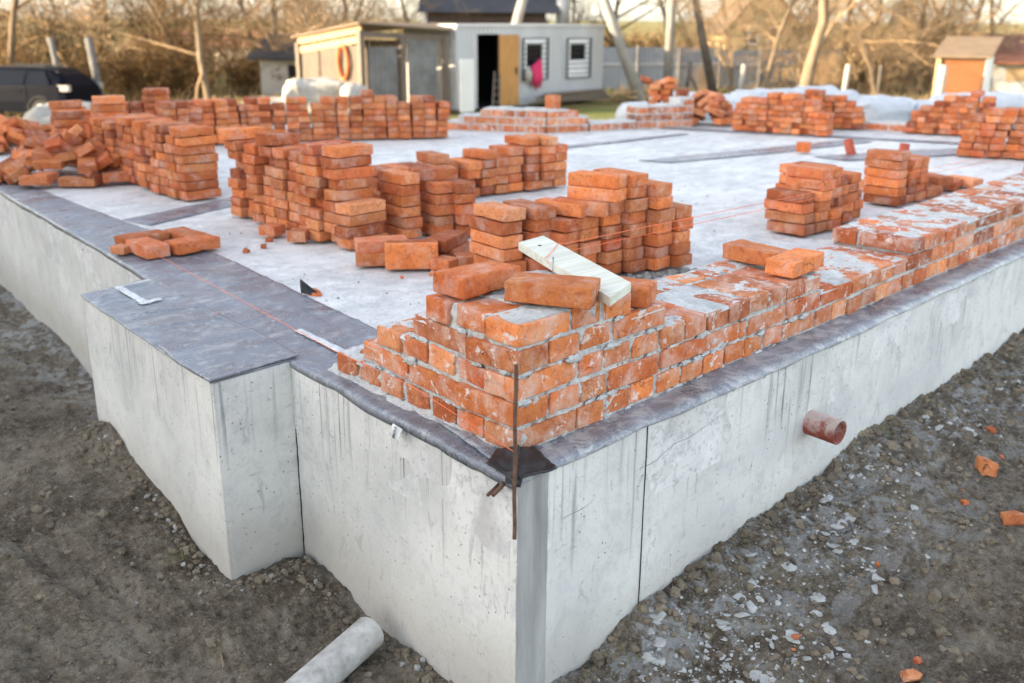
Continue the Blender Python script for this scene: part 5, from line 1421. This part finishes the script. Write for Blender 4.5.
# ------------------------------------------------------------------ trees and thickets
def branch_tree(seed, Hh, r0, lean=(0, 0), forks=5, twig_n=6, spread=.8, crown_from=.25):
    rs = random.Random(seed); trunk, crown = MB(), MB()
    def grow(p, d, L, r, lev, mb):
        n = 5 if lev < 2 else 4
        pts, rad = [p], [r]; q = p.copy(); dd = d.copy()
        for i in range(n):
            dd = (dd + Vector((rs.gauss(0, .13), rs.gauss(0, .13), rs.gauss(.03, .08)))*(1+.3*lev)).normalized()
            q = q + dd*(L/n); pts.append(q.copy()); rad.append(max(.004, r*(1-.72*(i+1)/n)))
        mb.tube(pts, rad, 8 if lev == 0 else 5 if lev == 1 else 3, caps=False)
        if lev >= 4 or L < .25: return
        kids = forks if lev == 0 else (twig_n if lev < 3 else 3)
        for k in range(kids):
            t = rs.uniform(crown_from if lev == 0 else .2, 1.0); i = min(n-1, int(t*n)); base = pts[i].lerp(pts[i+1], t*n-i)
            dirv = (pts[i+1]-pts[i]).normalized(); side = Vector((rs.gauss(0, 1), rs.gauss(0, 1), rs.gauss(.15, .5))).normalized()
            nd = (dirv*rs.uniform(.4, 1.0) + side*spread).normalized()
            grow(base, nd, L*rs.uniform(.38, .62), max(.005, rad[i]*rs.uniform(.4, .6)), lev+1, crown)
    grow(Vector((0, 0, -.1)), Vector((lean[0], lean[1], 1)).normalized(), Hh, r0, 0, trunk)
    return trunk, crown
TREES = {}
for key, (seed, Hh, r0, forks, tn, sp, cf) in dict(a=(3, 7.5, .12, 15, 8, .9, .06), b=(8, 6.5, .085, 16, 8, 1.0, .05), c=(15, 8.5, .15, 13, 8, .8, .10)).items():
    tr, cr = branch_tree(seed, Hh, r0, (0, 0), forks, tn, sp, cf)
    TREES[key] = (tr, cr)
tm_cache = {}
def plant_tree(key, D, side, s, rz, pale, label, lean=0.0, group='bare trees beyond the site'):
    ck_ = (key, pale)
    if ck_ not in tm_cache:
        tr, cr = TREES[key]
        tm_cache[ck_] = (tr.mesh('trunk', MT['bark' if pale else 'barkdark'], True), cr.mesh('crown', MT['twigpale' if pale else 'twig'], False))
    p = site(D, side); r = thing('bare_tree', tuple(vec(p, gz(p)-.05)), label, 'tree', group)
    r.rotation_euler = (0, 0, rz); r.scale = (s, s, s)
    for nm, me in zip(('trunk', 'crown'), tm_cache[ck_]):
        o = bpy.data.objects.new(nm, me); COL.objects.link(o); o.parent = r
tl = [('a', 34, -10.3, 1.0, .3, 1, 'pale leaning bare tree left of the small outbuilding'), ('b', 36, -11.5, 1.0, 2.0, 0, 'brown bare tree just left of the pale leaning one'),
      ('c', 37, -8.6, .95, 1.1, 1, 'pale bare tree rising beside the dark roofed outbuilding'), ('b', 40, -7.0, 1.1, 4.0, 1, 'slender pale tree behind the sunlit shed roof'),
      ('a', 33, -16.6, 1.1, 5.0, 0, 'dark bare tree behind the car'), ('c', 38, -19.5, 1.1, .7, 0, 'dark bare tree at the far left edge'), ('b', 42, -14.0, 1.2, 3.2, 0, 'brown bare tree behind the grey concrete post'),
      ('a', 46, -11.5, 1.1, 1.7, 0, 'brown bare tree between the pale house and outbuilding'), ('b', 46, -4.6, 1.0, 2.6, 1, 'pale bare tree beside the dark brown house'),
      ('b', 37, 8.0, .8, 2.2, 1, 'thin golden sapling before the fence, left of the leaning tree'), ('a', 36, 8.9, .75, 4.2, 1, 'slim golden sapling before the cream gable'),
      ('a', 38, 12.1, 1.0, 3.0, 1, 'golden bare tree right of the leaning tree'), ('b', 36, 13.0, .9, .9, 1, 'golden bushy tree left of the outhouse'),
      ('c', 40, 15.8, 1.0, 2.8, 1, 'tall pale trunk rising behind the outhouse'), ('b', 40, 17.4, 1.0, 1.4, 1, 'pale bare tree right behind the outhouse roof'),
      ('a', 44, 19.8, 1.1, 5.5, 1, 'pale bare tree at the far right edge')]
tl += [('b', 35, -6.2, .9, 1.9, 1, 'slender golden tree just behind the shed'), ('a', 39, -13.0, 1.1, .9, 1, 'pale bare tree amid the brown thicket left of the leaning one'), ('c', 44, -17.5, 1.0, 2.2, 1, 'pale sunlit tree far behind the car'),
       ('b', 41, -9.4, 1.1, 5.2, 1, 'thin sunlit tree behind the outbuilding roof'), ('a', 48, -8.0, 1.1, 3.3, 1, 'pale tree far behind between shed and outbuilding'), ('b', 50, 2.6, .9, 3.0, 0, 'thin brown tree far behind the container'), ('b', 43, 10.9, 1.0, 4.4, 1, 'pale sapling behind the leaning sunlit tree'), ('a', 39, 18.6, .9, .4, 1, 'golden bare tree beside the rusty roofed shed')]
tl += [('c', 50, 5.0, .9, .2, 0, 'brown bare tree behind the metal fence near the twin legs'), ('b', 52, 9.5, .9, 1.0, 0, 'brown bare tree behind the fence by the cream gable'), ('a', 47, 7.2, 1.0, 2.0, 1, 'pale bare tree rising behind the fence between the poles'),
       ('b', 45, 14.2, 1.1, .1, 1, 'golden bare tree far behind the stake'), ('c', 48, 17.0, 1.0, 3.8, 0, 'brown bare tree far behind the outhouse'), ('a', 54, 12.5, 1.0, 1.2, 1, 'golden bare tree before the cream gabled house'), ('b', 50, 20.5, 1.1, 2.9, 1, 'golden bare tree behind the rusty roofed shed'), ('b', 56, 15.5, 1.1, 5.1, 0, 'brown bare tree hiding the right side of the cream house')]
for a in tl: plant_tree(*a)
# the leaning sunlit tree right of centre
tr, cr = branch_tree(29, 7.0, .23, (.18*R2.x, .18*R2.y), 10, 6, .9, .22)
p = site(34, 9.75); r = thing('bare_tree', tuple(vec(p, gz(p)-.05)), 'thick sunlit bare tree leaning right before the metal fence', 'tree', 'bare trees beyond the site')
for nm, mb_, mt_ in (('trunk', tr, 'bark'), ('crown', cr, 'twigpale')):
    mb_.v = [tuple(Vector(v)+p+Vector((0, 0, gz(p)))) for v in mb_.v]; mb_.build(nm, MT[mt_], r, nm == 'trunk')
# yellow green conifer top behind
m2 = MB(); m3 = MB(); p = site(58, 21.9)
m3.tube([vec(p, -1.7), vec(p, 6)], [.25, .05], 8)
for k in range(5200):
    h = U(.2, 7.5); rr = (8-h)*.30*math.sqrt(rnd())*(.7+.6*noise.noise(Vector((h*1.5, k % 7, 0)))); a = U(0, 2*pi); c = vec(p, -1.2+h) + Vector((cos(a)*rr, sin(a)*rr, 0))
    d = Vector((cos(a), sin(a), U(-.5, .3))); e = Vector((-sin(a), cos(a), U(-.3, .3)))*.06
    m2.add([c-e, c+e, c+d*.25], [(0, 1, 2)])
r = thing('conifer', tuple(vec(p, -1.7)), 'yellowish evergreen tree showing above the golden thicket', 'tree'); m3.build('trunk', MT['barkdark'], r, True); m2.build('crown', MT['evergreen'], r)
# bushes one can tell apart, and the thicket behind them that reads as one mass
def bush_mesh(seed, n, Hh, W, leafy):
    rs = random.Random(seed); st_, lf = MB(), MB()
    for k in range(n):
        a = rs.uniform(0, 2*pi); b0 = Vector((rs.gauss(0, W*.2), rs.gauss(0, W*.2), -.05)); L = Hh*rs.uniform(.5, 1.05)
        d = Vector((cos(a)*rs.uniform(.05, .55), sin(a)*rs.uniform(.05, .55), 1)).normalized()
        pts = [b0]; q = b0.copy(); rad = [rs.uniform(.008, .018)]
        for i in range(5):
            d = (d + Vector((rs.gauss(0, .18), rs.gauss(0, .18), rs.gauss(-.05, .1)))).normalized(); q = q + d*L/5; pts.append(q.copy()); rad.append(rad[0]*(1-.15*(i+1)))
            if i > 0:
                for _ in range(3):
                    s = Vector((rs.gauss(0, 1), rs.gauss(0, 1), rs.gauss(.4, .6))).normalized(); st_.tube([q, q + s*L*.12, q + s*L*.2 + Vector((0, 0, .05))], [.006, .004, .003], 3, False)
                    if leafy:
                        for _ in range(3):
                            c = q + s*L*rs.uniform(.05, .22); w = Vector((rs.gauss(0, 1), rs.gauss(0, 1), rs.gauss(0, 1))).normalized()*.045; h2 = w.orthogonal().normalized()*.03
                            lf.add([c-w, c+h2, c+w, c-h2], [(0, 1, 2, 3)])
        st_.tube(pts, rad, 3, False)
    return st_, lf
BU = {}
for k, (seed, lf) in enumerate(((1, True), (2, True), (3, False))):
    s_, l_ = bush_mesh(seed, 60, 2.2, 1.6, lf)
    for pale in (0, 1):
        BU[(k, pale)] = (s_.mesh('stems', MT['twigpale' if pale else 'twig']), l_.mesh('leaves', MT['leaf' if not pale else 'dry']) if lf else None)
bl = [(35, -13.2, 0, 0, 1.0, 'brown leafy bush right behind the grey concrete post'), (36, -11.8, 1, 0, 1.1, 'brown leafy bush in the middle of the left thicket'), (38, -12.6, 2, 0, 1.1, 'twiggy brown bush behind the leafy left ones'),
      (35, -14.8, 1, 0, .9, 'tawny bush between the two grey posts'), (37, -9.9, 0, 0, .8, 'low brown bush at the foot of the pale leaning tree'), (34, -17, 0, 0, 1.2, 'dark leafy bush behind the car roof'), (38, 13.2, 0, 1, 1.0, 'golden bush left of the outhouse post'),
      (37, 11.2, 1, 1, .9, 'golden bush right of the leaning sunlit tree'), (39, 14.6, 2, 1, 1.1, 'pale twiggy bush behind the outhouse'), (36, 10.9, 2, 1, .8, 'pale twiggy bush by the upright stake'), (40, 16.6, 1, 1, 1.1, 'tall golden bush right of the outhouse'),
      (38, 7.2, 2, 1, .6, 'low pale bush before the fence by the stake'), (41, 19.4, 0, 1, 1.1, 'golden bush by the rusty roofed shed')]
for D, s, k, pale, sc_, lb in bl:
    p = site(D, s); r = thing('bush', tuple(vec(p, gz(p))), lb, 'bush', 'bare bushes beyond the site'); r.rotation_euler = (0, 0, U(0, 6)); r.scale = (sc_*1.15, sc_*1.15, sc_)
    for nm, me in zip(('stems', 'leaves'), BU[(k, pale)]):
        if me: o = bpy.data.objects.new(nm, me); COL.objects.link(o); o.parent = r
def thicket(name, n, reg, hmin, hmax, mat, lmat, seed, leafp, label):
    rs = random.Random(seed); mb, lf = MB(), MB()
    for k in range(n):
        D, s = reg(rs); p = site(D, s); z = gz(p); L = rs.uniform(hmin, hmax); d = Vector((rs.gauss(0, .25), rs.gauss(0, .25), 1)).normalized(); q = vec(p, z-.05); pts = [q]; r0 = rs.uniform(.012, .035)
        for i in range(4):
            d = (d + Vector((rs.gauss(0, .2), rs.gauss(0, .2), 0))).normalized(); q = q + d*L/4; pts.append(q)
            for _ in range(2):
                sd = Vector((rs.gauss(0, 1), rs.gauss(0, 1), rs.gauss(.3, .5))).normalized(); mb.tube([q, q+sd*L*.10, q+sd*L*.2+Vector((0, 0, .06))], [r0*.5, r0*.35, r0*.2], 3, False)
            if rs.random() < leafp:
                for _ in range(7):
                    c = q + Vector((rs.gauss(0, .3), rs.gauss(0, .3), rs.gauss(0, .25))); w = Vector((rs.gauss(0, 1), rs.gauss(0, 1), rs.gauss(0, 1))).normalized()*.07; h2 = w.orthogonal().normalized()*.045
                    lf.add([c-w, c+h2, c+w, c-h2], [(0, 1, 2, 3)])
        mb.tube(pts, [r0*(1-.17*i) for i in range(5)], 3, False)
    nb_ = len(mb.f); mb.add(lf.v, lf.f)
    me = mb.mesh(name, [MT[mat], MT[lmat]]); idx = [0]*nb_ + [1]*(len(mb.f)-nb_); me.polygons.foreach_set('material_index', idx)
    o = bpy.data.objects.new(name, me); COL.objects.link(o); struct(o, 'stuff'); o['label'] = label
left_belt = lambda a, b: (lambda r: ((lambda D: (D, D*r.uniform(-.60, -.15)))(r.uniform(a, b))))
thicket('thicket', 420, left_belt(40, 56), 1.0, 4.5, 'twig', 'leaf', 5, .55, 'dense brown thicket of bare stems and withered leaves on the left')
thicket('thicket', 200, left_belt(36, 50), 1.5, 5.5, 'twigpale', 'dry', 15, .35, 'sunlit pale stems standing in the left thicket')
thicket('thicket', 320, lambda r: ((lambda D: (D, D*r.uniform(-.62, -.31)))(r.uniform(37, 48))), .8, 4.4, 'shade', 'shadeleaf', 16, .9, 'dark undergrowth coloured as the shadowed gaps behind the car')  # shade put into the colour: dark gaps between the paler stems
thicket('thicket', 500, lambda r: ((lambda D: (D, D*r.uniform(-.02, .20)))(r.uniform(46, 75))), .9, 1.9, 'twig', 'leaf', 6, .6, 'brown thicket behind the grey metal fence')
thicket('thicket', 120, lambda r: ((lambda D: (D, D*r.uniform(.03, .16)))(r.uniform(46, 60))), 1.0, 2.2, 'shade', 'shadeleaf', 17, .9, 'dark bushes coloured as shadowed gaps behind the grey metal fence')  # near-black colour again stands for shadowed gaps
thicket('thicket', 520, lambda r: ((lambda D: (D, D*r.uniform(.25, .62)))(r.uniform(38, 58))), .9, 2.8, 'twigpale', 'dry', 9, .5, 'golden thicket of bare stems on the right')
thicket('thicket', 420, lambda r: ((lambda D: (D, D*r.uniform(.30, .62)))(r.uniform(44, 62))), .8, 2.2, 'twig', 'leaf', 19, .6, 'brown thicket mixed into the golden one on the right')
thicket('thicket', 420, lambda r: ((lambda D: (D, D*r.uniform(-.8, -.10)))(r.uniform(80, 120))), 2.5, 6, 'twig', 'leaf', 12, .7, 'far brown tree belt on the horizon at left')
thicket('thicket', 700, lambda r: ((lambda D: (D, D*r.uniform(-.10, .8)))(r.uniform(80, 120))), 1.2, 2.7, 'twig', 'leaf', 13, .8, 'low far brown tree belt on the horizon at right')
# dry grass
dg = MB(); rs = random.Random(4)
for k in range(9000):
    D = rs.uniform(22, 42); s = D*rs.uniform(-.55, .58); p = site(D, s)
    if -6.5 < s < 3.2 and 26 < D < 34: continue
    z = gz(p); hgt = rs.uniform(.10, .45 if s > 4 else .3); w = Vector((rs.gauss(0, 1), rs.gauss(0, 1), 0)).normalized()*.02; t = Vector((rs.gauss(0, .12), rs.gauss(0, .12), hgt))
    b0 = vec(p, z-.02)
    dg.add([b0-w, b0+w, b0+t], [(0, 1, 2)])
struct(dg.build('dry_grass', MT['dry']), 'stuff')
dg = MB()
for k in range(2500):
    D = rs.uniform(21, 27); s = rs.uniform(-9.2, -5.2); p = site(D, s); z = gz(p); w = Vector((rs.gauss(0, 1), rs.gauss(0, 1), 0)).normalized()*.02; b0 = vec(p, z-.02)
    dg.add([b0-w, b0+w, b0+Vector((rs.gauss(0, .05), rs.gauss(0, .05), rs.uniform(.06, .2)))], [(0, 1, 2)])
struct(dg.build('green_grass', MT['green']), 'stuff')

# ------------------------------------------------------------------ an unseen house added to keep the slab in shade
SUN_AZ, SUN_EL = radians(153), radians(13)
sd = Vector((cos(SUN_AZ), sin(SUN_AZ), 0)); sp_ = Vector((sin(SUN_AZ), -cos(SUN_AZ), 0))
hc = Vector((3, 3.2, 0)) + sd*21
def hpnt(a, b, z): q = hc + sp_*a + sd*b; return Vector((q.x, q.y, z))
W0, W1_ = -13.0, 12.5
nh = thing('shade_caster_house', tuple(vec(hc, -.9)), 'unseen two storey house added to shade the building site', 'house')
m2 = MB(); m2.prism([(v.x, v.y) for v in (hpnt(W0, -4, 0), hpnt(W1_, -4, 0), hpnt(W1_, 4, 0), hpnt(W0, 4, 0))], -1.2, 5.2); m2.build('wall', MT['cream'], nh)
m2 = MB(); m2.add([hpnt(W0-.3, -4.5, 5.1), hpnt(W1_+.5, -4.5, 5.1), hpnt(W1_+.5, 4.5, 5.1), hpnt(W0-.3, 4.5, 5.1), hpnt(W0+1.5, 0, 8.2), hpnt(W1_-1.5, 0, 8.2)], [(0, 1, 5, 4), (2, 3, 4, 5), (0, 4, 3), (1, 2, 5), (3, 2, 1, 0)]); m2.build('roof', MT['redroof'], nh)
for k in range(6):
    for zz in (.4, 3.0):
        a = W0+2.5+k*4; m2 = MB(); m2.prism([(v.x, v.y) for v in (hpnt(a, -4.05, 0), hpnt(a+1.3, -4.05, 0), hpnt(a+1.3, -3.98, 0), hpnt(a, -3.98, 0))], zz, zz+1.4); w = m2.build('window', MT['white'], nh)
        m2 = MB(); m2.prism([(v.x, v.y) for v in (hpnt(a+.1, -4.06, 0), hpnt(a+1.2, -4.06, 0), hpnt(a+1.2, -4.04, 0), hpnt(a+.1, -4.04, 0))], zz+.1, zz+1.3); m2.build('pane', MT['glass'], w)

# ------------------------------------------------------------------ light
world = bpy.data.worlds.new('World'); scene.world = world; world.use_nodes = True
wn = world.node_tree; sky = wn.nodes.new('ShaderNodeTexSky'); sky.sky_type = 'NISHITA'; sky.sun_disc = False
sky.sun_elevation = SUN_EL; sky.sun_rotation = pi/2 - SUN_AZ
sky.air_density = .8; sky.dust_density = 1.4; sky.ozone_density = .6; sky.altitude = 100
hs_ = wn.nodes.new('ShaderNodeHueSaturation'); hs_.inputs['Saturation'].default_value = .55
wn.links.new(sky.outputs[0], hs_.inputs['Color']); tn_ = wn.nodes.new('ShaderNodeMix'); tn_.data_type = 'RGBA'; tn_.blend_type = 'MULTIPLY'; tn_.inputs[0].default_value = 1; tn_.inputs[7].default_value = (1.03, 1.005, .965, 1)   # a cool clear winter sky
wn.links.new(hs_.outputs[0], tn_.inputs[6]); wn.links.new(tn_.outputs[2], wn.nodes['Background'].inputs['Color']); wn.nodes['Background'].inputs['Strength'].default_value = .15
sl = bpy.data.lights.new('sun', 'SUN'); sl.energy = 3.4; sl.angle = radians(.5); sl.color = (1, .78, .50)
so = bpy.data.objects.new('sun', sl); COL.objects.link(so)
tosun = Vector((cos(SUN_AZ)*cos(SUN_EL), sin(SUN_AZ)*cos(SUN_EL), sin(SUN_EL)))
so.rotation_euler = tosun.to_track_quat('Z', 'Y').to_euler(); so.location = (-20, 10, 20)
vs_ = scene.view_settings; vs_.view_transform = 'Standard'; vs_.look = 'None'; vs_.gamma = 1; vs_.use_curve_mapping = False
vs_.exposure = 2.4
scene.render.engine = 'CYCLES'
scene.cycles.use_denoising = True
scene.cycles.max_bounces = 6; scene.cycles.diffuse_bounces = 3
